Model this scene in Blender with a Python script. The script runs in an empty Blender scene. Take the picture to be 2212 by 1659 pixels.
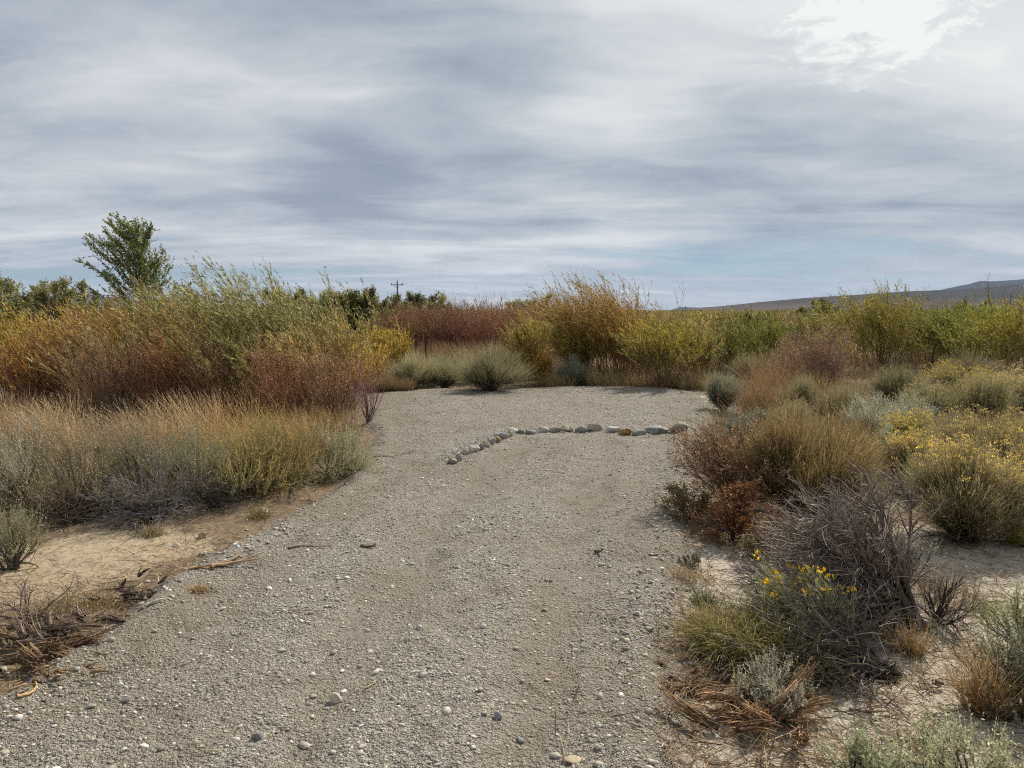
import bpy, math, numpy as np
from mathutils import Vector
R_ = math.radians
scene = bpy.context.scene
COL = scene.collection

# ------------------------------------------------------------------ camera
CAM_H = 1.6
PITCH = R_(5.4)
FPX = 1665.0                      # focal length in pixels of a 2212 px wide frame
cam_d = bpy.data.cameras.new('camera')
cam_d.sensor_width = 36.0
cam_d.lens = 36.0 * FPX / 2212.0
cam_d.clip_start = 0.05
cam_d.clip_end = 60000
cam = bpy.data.objects.new('camera', cam_d)
cam.location = (0, 0, CAM_H)
cam.rotation_euler = (math.pi / 2 - PITCH, 0, 0)
COL.objects.link(cam)
scene.camera = cam

def ray(px, py):
    u = (px - 1106.0) / FPX
    v = (829.5 - py) / FPX
    return np.array([u, math.cos(PITCH) + v * math.sin(PITCH), -math.sin(PITCH) + v * math.cos(PITCH)])

def at(px, py):
    """ground point seen at a place of the photograph"""
    d = ray(px, py)
    t = CAM_H / max(1e-4, -d[2])
    return d[0] * t, d[1] * t

def at_d(px, py, dist):
    """point seen at (px, py), dist metres in front"""
    d = ray(px, py)
    t = dist / d[1]
    return d[0] * t, dist, CAM_H + d[2] * t

# ------------------------------------------------------------------ sun, sky, exposure
SUN_AZ = R_(38)      # to the right of straight ahead
SUN_EL = R_(44)
sun_dir = Vector((math.sin(SUN_AZ) * math.cos(SUN_EL), math.cos(SUN_AZ) * math.cos(SUN_EL), math.sin(SUN_EL)))
sd = bpy.data.lights.new('sun', 'SUN')
sd.energy = 4.8
sd.angle = R_(1.5)
sd.color = (1.0, 0.92, 0.81)
so = bpy.data.objects.new('sun', sd)
so.rotation_euler = sun_dir.to_track_quat('Z', 'Y').to_euler()
so.location = (20, 20, 30)
COL.objects.link(so)
scene.view_settings.view_transform = 'Standard'
scene.view_settings.look = 'None'
scene.view_settings.gamma = 1
scene.view_settings.exposure = 0.40
scene.cycles.max_bounces = 6
scene.cycles.diffuse_bounces = 3
scene.cycles.transmission_bounces = 4
scene.cycles.volume_bounces = 0
scene.cycles.use_adaptive_sampling = False
scene.cycles.use_denoising = False
scene.cycles.filter_width = 1.1
scene.cycles.sample_clamp_indirect = 6

class NT:
    """small helper to write node graphs as expressions"""
    def __init__(s, nt):
        s.nt = nt; nt.nodes.clear()
    def n(s, typ, **kw):
        nd = s.nt.nodes.new(typ)
        for k, v in kw.items(): setattr(nd, k, v)
        return nd
    def put(s, sock, v):
        if isinstance(v, bpy.types.NodeSocket): s.nt.links.new(v, sock)
        else:
            if hasattr(sock, 'default_value') and hasattr(sock.default_value, '__len__') and isinstance(v, (tuple, list)):
                if len(sock.default_value) == 4 and len(v) == 3: v = (*v, 1)
            sock.default_value = v
    def m(s, op, a, b=0.0, c=None, clamp=False):
        nd = s.n('ShaderNodeMath', operation=op); nd.use_clamp = clamp
        s.put(nd.inputs[0], a); s.put(nd.inputs[1], b)
        if c is not None: s.put(nd.inputs[2], c)
        return nd.outputs[0]
    def vm(s, op, a, b=(0, 0, 0), out=0):
        nd = s.n('ShaderNodeVectorMath', operation=op)
        s.put(nd.inputs[0], a); s.put(nd.inputs[1], b)
        return nd.outputs[out]
    def mr(s, v, a, b, c=0.0, d=1.0, smooth=True):
        nd = s.n('ShaderNodeMapRange')
        if smooth: nd.interpolation_type = 'SMOOTHSTEP'
        s.put(nd.inputs[0], v); s.put(nd.inputs[1], a); s.put(nd.inputs[2], b); s.put(nd.inputs[3], c); s.put(nd.inputs[4], d)
        return nd.outputs[0]
    def noise(s, vec, scale, detail=4, rough=0.55, dist=0.0, color=False):
        nd = s.n('ShaderNodeTexNoise')
        s.put(nd.inputs['Vector'], vec); s.put(nd.inputs['Scale'], scale); s.put(nd.inputs['Detail'], detail)
        s.put(nd.inputs['Roughness'], rough); s.put(nd.inputs['Distortion'], dist)
        return nd.outputs['Color' if color else 'Fac']
    def voro(s, vec, scale, feature='F1', rnd=1.0):
        nd = s.n('ShaderNodeTexVoronoi', feature=feature)
        s.put(nd.inputs['Vector'], vec); s.put(nd.inputs['Scale'], scale); s.put(nd.inputs['Randomness'], rnd)
        return nd
    def mix(s, f, a, b, mode='MIX'):
        nd = s.n('ShaderNodeMix', data_type='RGBA', blend_type=mode)
        s.put(nd.inputs[0], f); s.put(nd.inputs[6], a); s.put(nd.inputs[7], b)
        return nd.outputs[2]
    def ramp(s, f, stops):
        nd = s.n('ShaderNodeValToRGB')
        e = nd.color_ramp.elements
        while len(e) < len(stops): e.new(0.5)
        for q, (p, c) in zip(e, stops): q.position = p; q.color = (*c, 1)
        s.put(nd.inputs[0], f)
        return nd.outputs[0]
    def bump(s, h, strength, dist, normal=None):
        nd = s.n('ShaderNodeBump'); s.put(nd.inputs['Height'], h)
        nd.inputs['Strength'].default_value = strength; nd.inputs['Distance'].default_value = dist
        if normal is not None: s.put(nd.inputs['Normal'], normal)
        return nd.outputs[0]

world = bpy.data.worlds.new('World')
scene.world = world
world.use_nodes = True
W = NT(world.node_tree)
def build_sky():
    sky = W.n('ShaderNodeTexSky', sky_type='NISHITA')
    sky.sun_disc = False
    sky.sun_elevation = SUN_EL
    sky.sun_rotation = SUN_AZ
    sky.air_density = 1.3; sky.dust_density = 0.2; sky.ozone_density = 4.0
    tc = W.n('ShaderNodeTexCoord').outputs['Generated']
    sep = W.n('ShaderNodeSeparateXYZ'); W.put(sep.inputs[0], tc)
    x, y, z = sep.outputs
    zz = W.m('ADD', W.m('MAXIMUM', z, 0.0), 0.13)
    cmb = W.n('ShaderNodeCombineXYZ')
    W.put(cmb.inputs[0], W.m('DIVIDE', x, zz)); W.put(cmb.inputs[1], W.m('DIVIDE', y, zz)); W.put(cmb.inputs[2], 0.0)
    P = cmb.outputs[0]                                       # the cloud deck seen in perspective
    warp = W.noise(P, 0.7, 3, 0.5, color=True)
    wv = W.vm('SUBTRACT', warp, (0.5, 0.5, 0.5))
    Pw = W.vm('ADD', P, W.vm('MULTIPLY', wv, (1.0, 1.0, 0)))
    mp = W.n('ShaderNodeMapping'); W.put(mp.inputs['Vector'], Pw)
    mp.inputs['Rotation'].default_value = (0, 0, R_(-50)); mp.inputs['Scale'].default_value = (0.55, 1.1, 1)
    mp.inputs['Location'].default_value = (5.3, 1.7, 0)
    streak = W.noise(mp.outputs[0], 0.85, 5, 0.50, 0.3)
    fine = W.noise(mp.outputs[0], 3.6, 6, 0.60, 0.5)
    mp2 = W.n('ShaderNodeMapping'); W.put(mp2.inputs['Vector'], P)
    mp2.inputs['Rotation'].default_value = (0, 0, R_(5)); mp2.inputs['Scale'].default_value = (0.42, 1.25, 1)
    mp2.inputs['Location'].default_value = (3.1, 7.7, 0)
    bands = W.noise(mp2.outputs[0], 1.05, 7, 0.56, 0.5)
    low = W.mr(z, 0.26, 0.07)                                # 1 near the horizon
    body = W.m('ADD', W.m('MULTIPLY', streak, W.m('SUBTRACT', 1.0, W.m('MULTIPLY', low, 0.8))), W.m('MULTIPLY', bands, W.m('MULTIPLY', low, 0.8)))
    L = W.m('ADD', 0.50, W.m('MULTIPLY', W.m('SUBTRACT', body, 0.5), 1.5))
    L = W.m('ADD', L, W.m('MULTIPLY', W.m('SUBTRACT', fine, 0.5), 0.28))
    mott = W.noise(W.vm('ADD', P, W.vm('MULTIPLY', wv, (0.5, 0.5, 0))), 2.3, 7, 0.62)
    L = W.m('ADD', L, W.m('MULTIPLY', W.m('SUBTRACT', mott, 0.5), 0.30))
    wt = W.vm('ADD', tc, W.vm('MULTIPLY', wv, (0.22, 0.10, 0.22)))
    def blob(px, py, r0, r1, amt, sx=1.0):
        d = ray(px, py); d = d / np.linalg.norm(d)
        df = W.vm('MULTIPLY', W.vm('SUBTRACT', wt, tuple(d)), (1.0 / sx, 1.0, 1.0))
        return W.mr(W.vm('LENGTH', df, out=1), r0, r1, 0.0, amt)
    for b in SKY_BLOBS: L = W.m('ADD', L, blob(*b))
    # the thin bright patch the sun shines through, with ragged edges
    d = ray(1870, 15); d = d / np.linalg.norm(d)
    rag = W.noise(P, 8.0, 8, 0.66, 0.5)
    df = W.vm('MULTIPLY', W.vm('SUBTRACT', wt, tuple(d)), (0.92, 1.0, 1.0))
    dd = W.m('ADD', W.vm('LENGTH', df, out=1), W.m('MULTIPLY', W.m('SUBTRACT', rag, 0.5), 0.36))
    L = W.m('ADD', L, W.m('MULTIPLY', W.mr(dd, 0.085, 0.020, 0.0, 0.38), W.m('ADD', 0.15, W.m('MULTIPLY', rag, 1.5))))
    col = W.ramp(L, [(0.0, (0.175, 0.215, 0.30)), (0.30, (0.25, 0.295, 0.355)), (0.44, (0.335, 0.38, 0.425)), (0.56, (0.42, 0.455, 0.485)),
                     (0.72, (0.55, 0.572, 0.585)), (0.86, (0.60, 0.62, 0.62)), (1.0, (0.69, 0.71, 0.69))])
    # the left half of the deck is a touch more mauve
    col = W.mix(W.mr(x, 0.15, -0.45, 0.0, 0.8), col, W.mix(1.0, col, (1.02, 0.995, 1.0, 1), 'MULTIPLY'))
    gapn = W.m('ADD', W.m('MULTIPLY', bands, 0.75), W.m('MULTIPLY', fine, 0.25))
    gap = W.m('MULTIPLY', W.mr(gapn, 0.49, 0.41), W.mr(z, 0.115, 0.03, 0.0, 0.50))
    bgc = W.n('ShaderNodeBackground'); W.put(bgc.inputs[0], col); bgc.inputs[1].default_value = 1.0
    bgs = W.n('ShaderNodeBackground')
    W.put(bgs.inputs[0], W.mix(1.0, sky.outputs[0], (0.66, 0.92, 1.20, 1), 'MULTIPLY')); bgs.inputs[1].default_value = 0.062
    mx = W.n('ShaderNodeMixShader'); W.put(mx.inputs[0], gap)
    W.nt.links.new(bgc.outputs[0], mx.inputs[1]); W.nt.links.new(bgs.outputs[0], mx.inputs[2])
    out = W.n('ShaderNodeOutputWorld'); W.nt.links.new(mx.outputs[0], out.inputs[0])
SKY_BLOBS = [(1900, 40, 0.30, 0.03, 0.11, 1.4), (1050, 150, 0.17, 0.01, -0.16, 1.3), (1750, 330, 0.15, 0.01, -0.20, 2.2), (1250, 270, 0.12, 0.01, 0.08, 1.5),
             (720, 355, 0.09, 0.01, -0.18, 1.6), (250, 190, 0.35, 0.03, 0.06, 1.2), (1350, 535, 0.05, 0.01, 0.16, 4.0), (2150, 380, 0.12, 0.02, -0.10, 1.5),
             (2150, 180, 0.12, 0.02, 0.14, 1.0), (950, 475, 0.05, 0.01, 0.06, 3.0)]
build_sky()

# ------------------------------------------------------------------ noise and heights (numpy)
def _h(ix, iy, seed):
    n = (ix.astype(np.int64) * 374761393 + iy.astype(np.int64) * 668265263 + seed * 1442695041) & 0xFFFFFFFF
    n = ((n ^ (n >> 13)) * 1274126177) & 0xFFFFFFFF
    return ((n ^ (n >> 16)) & 0xFFFF) / 65535.0
def vnoise(x, y, seed=0):
    xi = np.floor(x); yi = np.floor(y); fx = x - xi; fy = y - yi
    fx = fx * fx * (3 - 2 * fx); fy = fy * fy * (3 - 2 * fy)
    a = _h(xi, yi, seed); b = _h(xi + 1, yi, seed); c = _h(xi, yi + 1, seed); d = _h(xi + 1, yi + 1, seed)
    return (a + (b - a) * fx) * (1 - fy) + (c + (d - c) * fx) * fy
def fbm(x, y, seed=0, oct=4, gain=0.5):
    s = 0; a = 1; t = 0
    for i in range(oct):
        s = s + a * vnoise(x * 2 ** i + 17.3 * i, y * 2 ** i - 9.1 * i, seed + i); t += a; a *= gain
    return s / t

def pts(L): return np.array([at(*p) for p in L])
PATH = np.vstack([[(-4.5, 1.3), (-3.3, 2.1)], pts([(-40, 1505), (110, 1420), (250, 1352), (360, 1262), (470, 1200), (570, 1140), (660, 1095), (735, 1050), (800, 1000),
        (806, 960), (790, 925), (800, 880), (815, 848), (960, 839), (1060, 843), (1180, 836), (1300, 834), (1420, 836), (1500, 846), (1535, 882), (1520, 925),
        (1495, 980), (1475, 1060), (1470, 1120), (1495, 1180), (1475, 1250), (1462, 1330), (1452, 1430), (1440, 1540), (1432, 1659)]), [(0.5, 2.0), (0.6, -3.0), (-4.5, -3.0)]])
def poly_sd(x, y, poly):
    """signed distance, positive inside"""
    best = np.full(x.shape, 1e9); ins = np.zeros(x.shape, bool)
    n = len(poly)
    for i in range(n):
        ax, ay = poly[i]; bx, by = poly[(i + 1) % n]
        dx, dy = bx - ax, by - ay
        t = np.clip(((x - ax) * dx + (y - ay) * dy) / (dx * dx + dy * dy), 0, 1)
        best = np.minimum(best, (x - ax - t * dx) ** 2 + (y - ay - t * dy) ** 2)
        c = (ay > y) != (by > y)
        ins ^= c & (x < (bx - ax) * (y - ay) / (by - ay + 1e-12) + ax)
    return np.where(ins, 1, -1) * np.sqrt(best)
def base_h(x, y):
    r = np.hypot(x, y)
    h = (fbm(x * 0.35, y * 0.35, 3, 3) - 0.5) * 0.10 + (fbm(x * 2.2, y * 2.2, 9, 3) - 0.5) * 0.035
    return h * np.clip((2500 - r) / 500, 0, 1)
def path_sd(x, y):
    w = (fbm(x * 1.3, y * 1.3, 41, 4) - 0.5) * 0.34
    return poly_sd(x, y, PATH) + w
def ground_z(x, y):
    """the height things stand at"""
    x = np.asarray(x, float); y = np.asarray(y, float)
    s = path_sd(x, y)
    return np.where(s > 0, path_z(x, y, s), base_h(x, y) - 0.02)
TR = [pts([(640, 1659), (760, 1400), (900, 1200), (1010, 1060), (1080, 1000), (1140, 955)]), pts([(1130, 1659), (1180, 1400), (1215, 1250), (1250, 1120), (1290, 1010), (1330, 960)])]
def line_d(x, y, pl):
    best = np.full(np.shape(x), 1e9)
    for (ax, ay), (bx, by) in zip(pl[:-1], pl[1:]):
        dx, dy = bx - ax, by - ay
        t = np.clip(((x - ax) * dx + (y - ay) * dy) / (dx * dx + dy * dy), 0, 1)
        best = np.minimum(best, (x - ax - t * dx) ** 2 + (y - ay - t * dy) ** 2)
    return np.sqrt(best)
def track(x, y):
    w = (fbm(x * 2, y * 2, 77, 3) - 0.5) * 0.25
    v = 0
    for pl in TR: v = np.maximum(v, np.clip(1.5 - (line_d(x, y, pl) + w) / 0.16, 0, 1))
    return v
def path_z(x, y, s=None, tr=None):
    if s is None: s = path_sd(x, y)
    if tr is None: tr = track(x, y)
    z = base_h(x, y) * 0.6 + np.clip(s * np.where(y > 12, 0.12, 0.35), -0.09, 0.03)
    berm = np.exp(-((s - 0.16) / 0.10) ** 2) * 0.030 * np.clip((13 - y) / 3, 0, 1)
    rough = (fbm(x * 7, y * 7, 5, 4, 0.6) - 0.5) * 0.030 * (1 - 0.6 * tr)
    return z + berm + rough - tr * 0.035 + 0.012 * (fbm(x * 2.5, y * 2.5, 91, 3) - 0.5) * 2

# ------------------------------------------------------------------ mesh building
class MB:
    def __init__(s): s.v = []; s.f = []; s.c = []; s.n = 0
    def add(s, v, f, c):
        v = np.asarray(v, np.float32).reshape(-1, 3); c = np.broadcast_to(np.asarray(c, np.float32), v.shape)
        s.v.append(v); s.f.append(np.asarray(f, np.int64) + s.n); s.c.append(c); s.n += len(v)
    def build(s, name, mat, parent=None, smooth=False):
        me = bpy.data.meshes.new(name)
        V = np.concatenate(s.v); C = np.concatenate(s.c)
        me.vertices.add(len(V)); me.vertices.foreach_set('co', V.ravel())
        loops = np.concatenate([f.ravel() for f in s.f]); tot = np.concatenate([np.full(len(f), f.shape[1]) for f in s.f])
        me.loops.add(len(loops)); me.loops.foreach_set('vertex_index', loops.astype(np.int32))
        me.polygons.add(len(tot))
        st = np.concatenate([[0], np.cumsum(tot)[:-1]])
        me.polygons.foreach_set('loop_start', st.astype(np.int32)); me.polygons.foreach_set('loop_total', tot.astype(np.int32))
        if smooth: me.polygons.foreach_set('use_smooth', np.ones(len(tot), bool))
        me.update(calc_edges=True)
        a = me.color_attributes.new('Col', 'FLOAT_COLOR', 'POINT')
        a.data.foreach_set('color', np.concatenate([C, np.ones((len(C), 1), np.float32)], 1).ravel())
        me.materials.append(mat)
        o = bpy.data.objects.new(name, me); COL.objects.link(o)
        if parent is not None: o.parent = parent
        return o

def unit(v): return v / np.maximum(np.linalg.norm(v, axis=-1, keepdims=True), 1e-9)
def col_mix(c0, c1, t):
    c0 = np.asarray(c0, float); c1 = np.asarray(c1, float)
    return c0 + (c1 - c0) * t[..., None]
def pal(rng, cols, n, jit=0.18):
    """n colours picked from a palette, each a little lighter or darker"""
    cols = np.asarray(cols, float)
    return cols[rng.integers(0, len(cols), n)] * (1 + rng.uniform(-jit, jit, (n, 1)))

def grow(rng, root, d, L, K=4, lean=(0, 0, 0), droop=0.0, wig=0.06, up=0.0):
    """curved strands: root (N,3), direction (N,3), length (N,)"""
    N = len(root); L = np.broadcast_to(np.asarray(L, float), (N,))
    t = np.linspace(0, 1, K + 1)
    P = np.empty((N, K + 1, 3)); P[:, 0] = root
    dd = unit(d); w = rng.normal(0, 1, (N, 3))
    for k in range(1, K + 1):
        b = np.array(lean) * (t[k]) + np.array([0, 0, up - droop * t[k] * 2])
        dd = unit(dd + b / K * 2 + w * wig + rng.normal(0, wig, (N, 3)))
        P[:, k] = P[:, k - 1] + dd * (L / K)[:, None]
    return P
def on(P, i, t):
    K = P.shape[1] - 1
    s = np.clip(t * K, 0, K - 1e-4); k = s.astype(int); f = (s - k)[:, None]
    a = P[i, k]; b = P[i, k + 1]
    return a + (b - a) * f, unit(b - a)
def branch(rng, P, n, t0, t1, L, spread, K=3, **kw):
    i = rng.integers(0, len(P), n); t = rng.uniform(t0, t1, n)
    p, tg = on(P, i, t)
    d = tg + rng.normal(0, spread, (n, 3))
    return grow(rng, p, d, L * rng.uniform(0.6, 1.3, n) * (1.15 - 0.5 * t), K, **kw), i, t
def ribbon(mb, rng, P, w0, w1, c0, c1, jit=0.2):
    N, K1, _ = P.shape
    tg = unit(P[:, -1] - P[:, 0]); side = unit(np.cross(tg, rng.normal(0, 1, (N, 3))))
    t = np.linspace(0, 1, K1)
    w0 = np.broadcast_to(np.asarray(w0, float), (N,)); w = w0[:, None] + (w1 - w0[:, None]) * t
    off = side[:, None, :] * w[:, :, None] * 0.5
    V = np.stack([P - off, P + off], 2)
    c0 = np.asarray(c0, float); c1 = np.asarray(c1, float)
    if c0.ndim == 1: c0 = np.broadcast_to(c0, (N, 3))
    if c1.ndim == 1: c1 = np.broadcast_to(c1, (N, 3))
    C = c0[:, None, :] + (c1 - c0)[:, None, :] * t[None, :, None]
    C = C * np.exp(rng.normal(0, jit * 1.2, (N, 1, 1))) * 1.08
    C = np.repeat(C[:, :, None, :], 2, 2)
    base = (np.arange(N) * K1 * 2)[:, None] + np.arange(K1 - 1)[None, :] * 2
    F = np.stack([base, base + 1, base + 3, base + 2], -1).reshape(-1, 4)
    mb.add(V, F, C.reshape(-1, 3))
def tube(mb, rng, P, r0, r1, c0, c1, sides=5, jit=0.15, rough=0.12, mot=0.0):
    N, K1, _ = P.shape
    T = np.gradient(P, axis=1); T = unit(T)
    ref = np.broadcast_to(unit(rng.normal(0, 1, (N, 1, 3))), P.shape)
    A = unit(np.cross(T, ref)); B = np.cross(T, A)
    t = np.linspace(0, 1, K1)
    r0 = np.broadcast_to(np.asarray(r0, float), (N,)); r1 = np.broadcast_to(np.asarray(r1, float), (N,))
    r = r0[:, None] + (r1 - r0)[:, None] * t
    an = np.arange(sides) / sides * 2 * math.pi
    rr = r[:, :, None] * (1 + rng.uniform(-rough, rough, (N, K1, sides)))
    V = P[:, :, None, :] + (A[:, :, None, :] * np.cos(an)[None, None, :, None] + B[:, :, None, :] * np.sin(an)[None, None, :, None]) * rr[..., None]
    c0 = np.broadcast_to(np.asarray(c0, float), (N, 3)); c1 = np.broadcast_to(np.asarray(c1, float), (N, 3))
    C = c0[:, None, :] + (c1 - c0)[:, None, :] * t[None, :, None]
    C = C * (1 + rng.uniform(-jit, jit, (N, 1, 1)))
    C = np.repeat(C[:, :, None, :], sides, 2) * (1 + rng.uniform(-mot, mot, (N, K1, sides, 1)))
    b = (np.arange(N) * K1 * sides)[:, None, None] + (np.arange(K1 - 1) * sides)[None, :, None]
    s = np.arange(sides)[None, None, :]; s2 = (s + 1) % sides
    F = np.stack([b + s, b + s2, b + sides + s2, b + sides + s], -1).reshape(-1, 4)
    mb.add(V, F, C.reshape(-1, 3))
def leaves(mb, rng, p, d, L, w, C, fold=0.15):
    """one rhombic leaf per point p along direction d"""
    n = len(p); d = unit(d); s = unit(np.cross(d, rng.normal(0, 1, (n, 3)))); q = np.cross(d, s)
    L = np.broadcast_to(np.asarray(L, float), (n,))[:, None] * rng.uniform(0.6, 1.25, (n, 1)); w = w * L / L.mean() * rng.uniform(0.7, 1.2, (n, 1))
    C = np.asarray(C) * (np.exp(rng.normal(0, 0.30, (n, 1))) * 1.13)  # random leaf tone, spread wide to paint glints into the colour
    V = np.stack([p, p + d * L * 0.45 + s * w * 0.5, p + d * L + q * L * fold * rng.uniform(-1, 1, (n, 1)), p + d * L * 0.45 - s * w * 0.5], 1)
    F = np.arange(n * 4).reshape(n, 4)
    mb.add(V, F, np.repeat(C[:, None, :], 4, 1).reshape(-1, 3))
def leaves_on(mb, rng, P, n, t0, t1, L, w, C, spread=0.5, bias=(0, 0, 0), pw=1.0):
    i = rng.integers(0, len(P), n); t = t0 + (t1 - t0) * rng.random(n) ** pw
    p, tg = on(P, i, t)
    if callable(C): C = C(t, n)
    leaves(mb, rng, p, tg + rng.normal(0, spread, (n, 3)) + np.array(bias), L, w, C)

# ------------------------------------------------------------------ materials
def attr_col(N, hue=0.0):
    a = N.n('ShaderNodeAttribute', attribute_name='Col')
    return a.outputs['Color']
def plant_mat(name, rough=0.65, trans=0.0, bark=0.0, spec=0.25):
    m = bpy.data.materials.new(name); m.use_nodes = True
    N = NT(m.node_tree)
    c = attr_col(N)
    oi = N.n('ShaderNodeObjectInfo')
    br = N.m('ADD', 0.80, N.m('MULTIPLY', oi.outputs['Random'], 0.42))
    cb = N.n('ShaderNodeCombineColor')
    for k in range(3): N.put(cb.inputs[k], br)
    c = N.mix(1.0, c, cb.outputs[0], 'MULTIPLY')
    tc = N.n('ShaderNodeTexCoord').outputs['Object']
    if bark:
        nz = N.noise(tc, bark, 5, 0.7)
        c = N.mix(N.mr(nz, 0.35, 0.65, 0.0, 0.65), c, N.mix(1.0, c, (0.45, 0.42, 0.40, 1), 'MULTIPLY'))
    else:
        nz = N.noise(tc, 9.0, 3, 0.6)
        c = N.mix(N.mr(nz, 0.30, 0.7, 0.30, 0.0), c, N.mix(1.0, c, (0.72, 0.68, 0.60, 1), 'MULTIPLY'))
    b = N.n('ShaderNodeBsdfPrincipled'); N.put(b.inputs['Base Color'], c)
    b.inputs['Roughness'].default_value = rough; b.inputs['Specular IOR Level'].default_value = spec
    out = N.n('ShaderNodeOutputMaterial')
    if bark:
        N.put(b.inputs['Normal'], N.bump(nz, 0.6, 0.004))
    if trans:
        tr = N.n('ShaderNodeBsdfTranslucent'); N.put(tr.inputs[0], c)
        mx = N.n('ShaderNodeMixShader'); mx.inputs[0].default_value = trans
        N.nt.links.new(b.outputs[0], mx.inputs[1]); N.nt.links.new(tr.outputs[0], mx.inputs[2])
        N.nt.links.new(mx.outputs[0], out.inputs[0])
    else: N.nt.links.new(b.outputs[0], out.inputs[0])
    return m
M_LEAF = plant_mat('leaf', 0.5, 0.38, spec=0.35)
M_STEM = plant_mat('stem', 0.6, 0.0)
M_GRASS = plant_mat('dry_blade', 0.6, 0.30)
M_FLOWER = plant_mat('petal', 0.7, 0.30)
M_WOOD = plant_mat('dead_wood', 0.85, 0.0, bark=60)

def stone_mat(name, scale=14.0, attr=True):
    m = bpy.data.materials.new(name); m.use_nodes = True; N = NT(m.node_tree)
    tc = N.n('ShaderNodeTexCoord').outputs['Object']
    c = attr_col(N)
    n1 = N.noise(tc, scale, 6, 0.6, 0.4); n2 = N.noise(tc, scale * 6, 5, 0.7)
    c = N.mix(N.mr(n1, 0.42, 0.66, 0.0, 0.55), c, N.mix(1.0, c, (0.50, 0.48, 0.46, 1), 'MULTIPLY'))
    c = N.mix(N.mr(n2, 0.30, 0.75, 0.0, 0.5), c, N.mix(1.0, c, (1.35, 1.30, 1.22, 1), 'MULTIPLY'))
    mp = N.n('ShaderNodeMapping'); N.put(mp.inputs['Vector'], tc); mp.inputs['Scale'].default_value = (0.6, 0.8, 3.2)
    mp.inputs['Rotation'].default_value = (0.3, 0.2, 0)
    vein = N.noise(mp.outputs[0], scale * 0.9, 4, 0.6, 1.0)
    c = N.mix(N.m('MULTIPLY', N.mr(vein, 0.56, 0.60), N.mr(vein, 0.64, 0.60)), c, N.mix(1.0, c, (0.40, 0.36, 0.33, 1), 'MULTIPLY'))
    b = N.n('ShaderNodeBsdfPrincipled'); N.put(b.inputs['Base Color'], c); b.inputs['Roughness'].default_value = 0.85
    N.put(b.inputs['Normal'], N.bump(N.m('ADD', n1, N.m('MULTIPLY', n2, 0.5)), 0.7, 0.006))
    out = N.n('ShaderNodeOutputMaterial'); N.nt.links.new(b.outputs[0], out.inputs[0])
    return m
M_STONE = stone_mat('cobble_stone')
M_PEBBLE = stone_mat('pebble', 30.0)

def gravel_mat():
    m = bpy.data.materials.new('gravel'); m.use_nodes = True; N = NT(m.node_tree)
    pos = N.n('ShaderNodeNewGeometry').outputs['Position']
    a = N.n('ShaderNodeAttribute', attribute_name='Col').outputs['Color']
    sp = N.n('ShaderNodeSeparateColor'); N.put(sp.inputs[0], a)
    tr, edge = sp.outputs[0], sp.outputs[1]
    v1 = N.voro(pos, 75.0); v2 = N.voro(pos, 190.0); v3 = N.voro(pos, 34.0)
    g1 = N.ramp(N.n_sep(v1.outputs['Color']), [(0.0, (0.147, 0.128, 0.103)), (0.35, (0.270, 0.242, 0.199)), (0.7, (0.382, 0.346, 0.288)), (1.0, (0.611, 0.567, 0.484))])
    g2 = N.ramp(N.n_sep(v2.outputs['Color']), [(0.0, (0.153, 0.131, 0.103)), (0.5, (0.312, 0.281, 0.230)), (1.0, (0.505, 0.465, 0.387))])
    g3 = N.ramp(N.n_sep(v3.outputs['Color']), [(0.0, (0.224, 0.196, 0.164)), (0.6, (0.400, 0.364, 0.308)), (1.0, (0.611, 0.578, 0.508))])
    big = N.noise(pos, 5.0, 5, 0.65); patch = N.noise(pos, 0.9, 5, 0.6); speck = N.noise(pos, 24.0, 4, 0.7)
    c = N.mix(N.mr(speck, 0.44, 0.58), g2, g1)
    c = N.mix(N.m('MULTIPLY', N.mr(v3.outputs['Distance'], 0.42, 0.30), N.mr(N.n_sep2(v3.outputs['Color']), 0.72, 0.80)), c, g3)
    dirt = N.mix(N.noise(pos, 60, 4, 0.7), (0.225, 0.188, 0.14, 1), (0.33, 0.283, 0.215, 1))
    dm = N.m('ADD', N.m('MULTIPLY', N.mr(patch, 0.46, 0.62), 0.65), N.m('MULTIPLY', tr, 0.5))
    dm = N.m('ADD', dm, N.m('MULTIPLY', edge, 1.6), clamp=True)
    c = N.mix(N.m('MULTIPLY', dm, N.mr(big, 0.25, 0.6, 0.4, 1.0)), c, dirt)
    c = N.mix(N.mr(big, 0.52, 0.70, 0.0, 0.45), c, (0.15, 0.12, 0.09, 1))
    h = N.m('ADD', N.m('MULTIPLY', N.m('SUBTRACT', 0.5, v1.outputs['Distance']), 0.8), N.m('MULTIPLY', N.m('SUBTRACT', 0.5, v2.outputs['Distance']), 0.4))
    h = N.m('ADD', h, N.m('MULTIPLY', N.m('SUBTRACT', 0.5, v3.outputs['Distance']), N.mr(N.n_sep2(v3.outputs['Color']), 0.5, 0.9, 0.0, 1.6)))
    b = N.n('ShaderNodeBsdfPrincipled'); N.put(b.inputs['Base Color'], c); b.inputs['Roughness'].default_value = 0.9
    b.inputs['Specular IOR Level'].default_value = 0.3
    N.put(b.inputs['Normal'], N.bump(h, 1.0, 0.028))
    out = N.n('ShaderNodeOutputMaterial'); N.nt.links.new(b.outputs[0], out.inputs[0])
    return m
def _ns(s, v, k):
    q = s.n('ShaderNodeSeparateColor'); s.put(q.inputs[0], v); return q.outputs[k]
NT.n_sep = lambda s, v: _ns(s, v, 0)
NT.n_sep2 = lambda s, v: _ns(s, v, 1)

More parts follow.
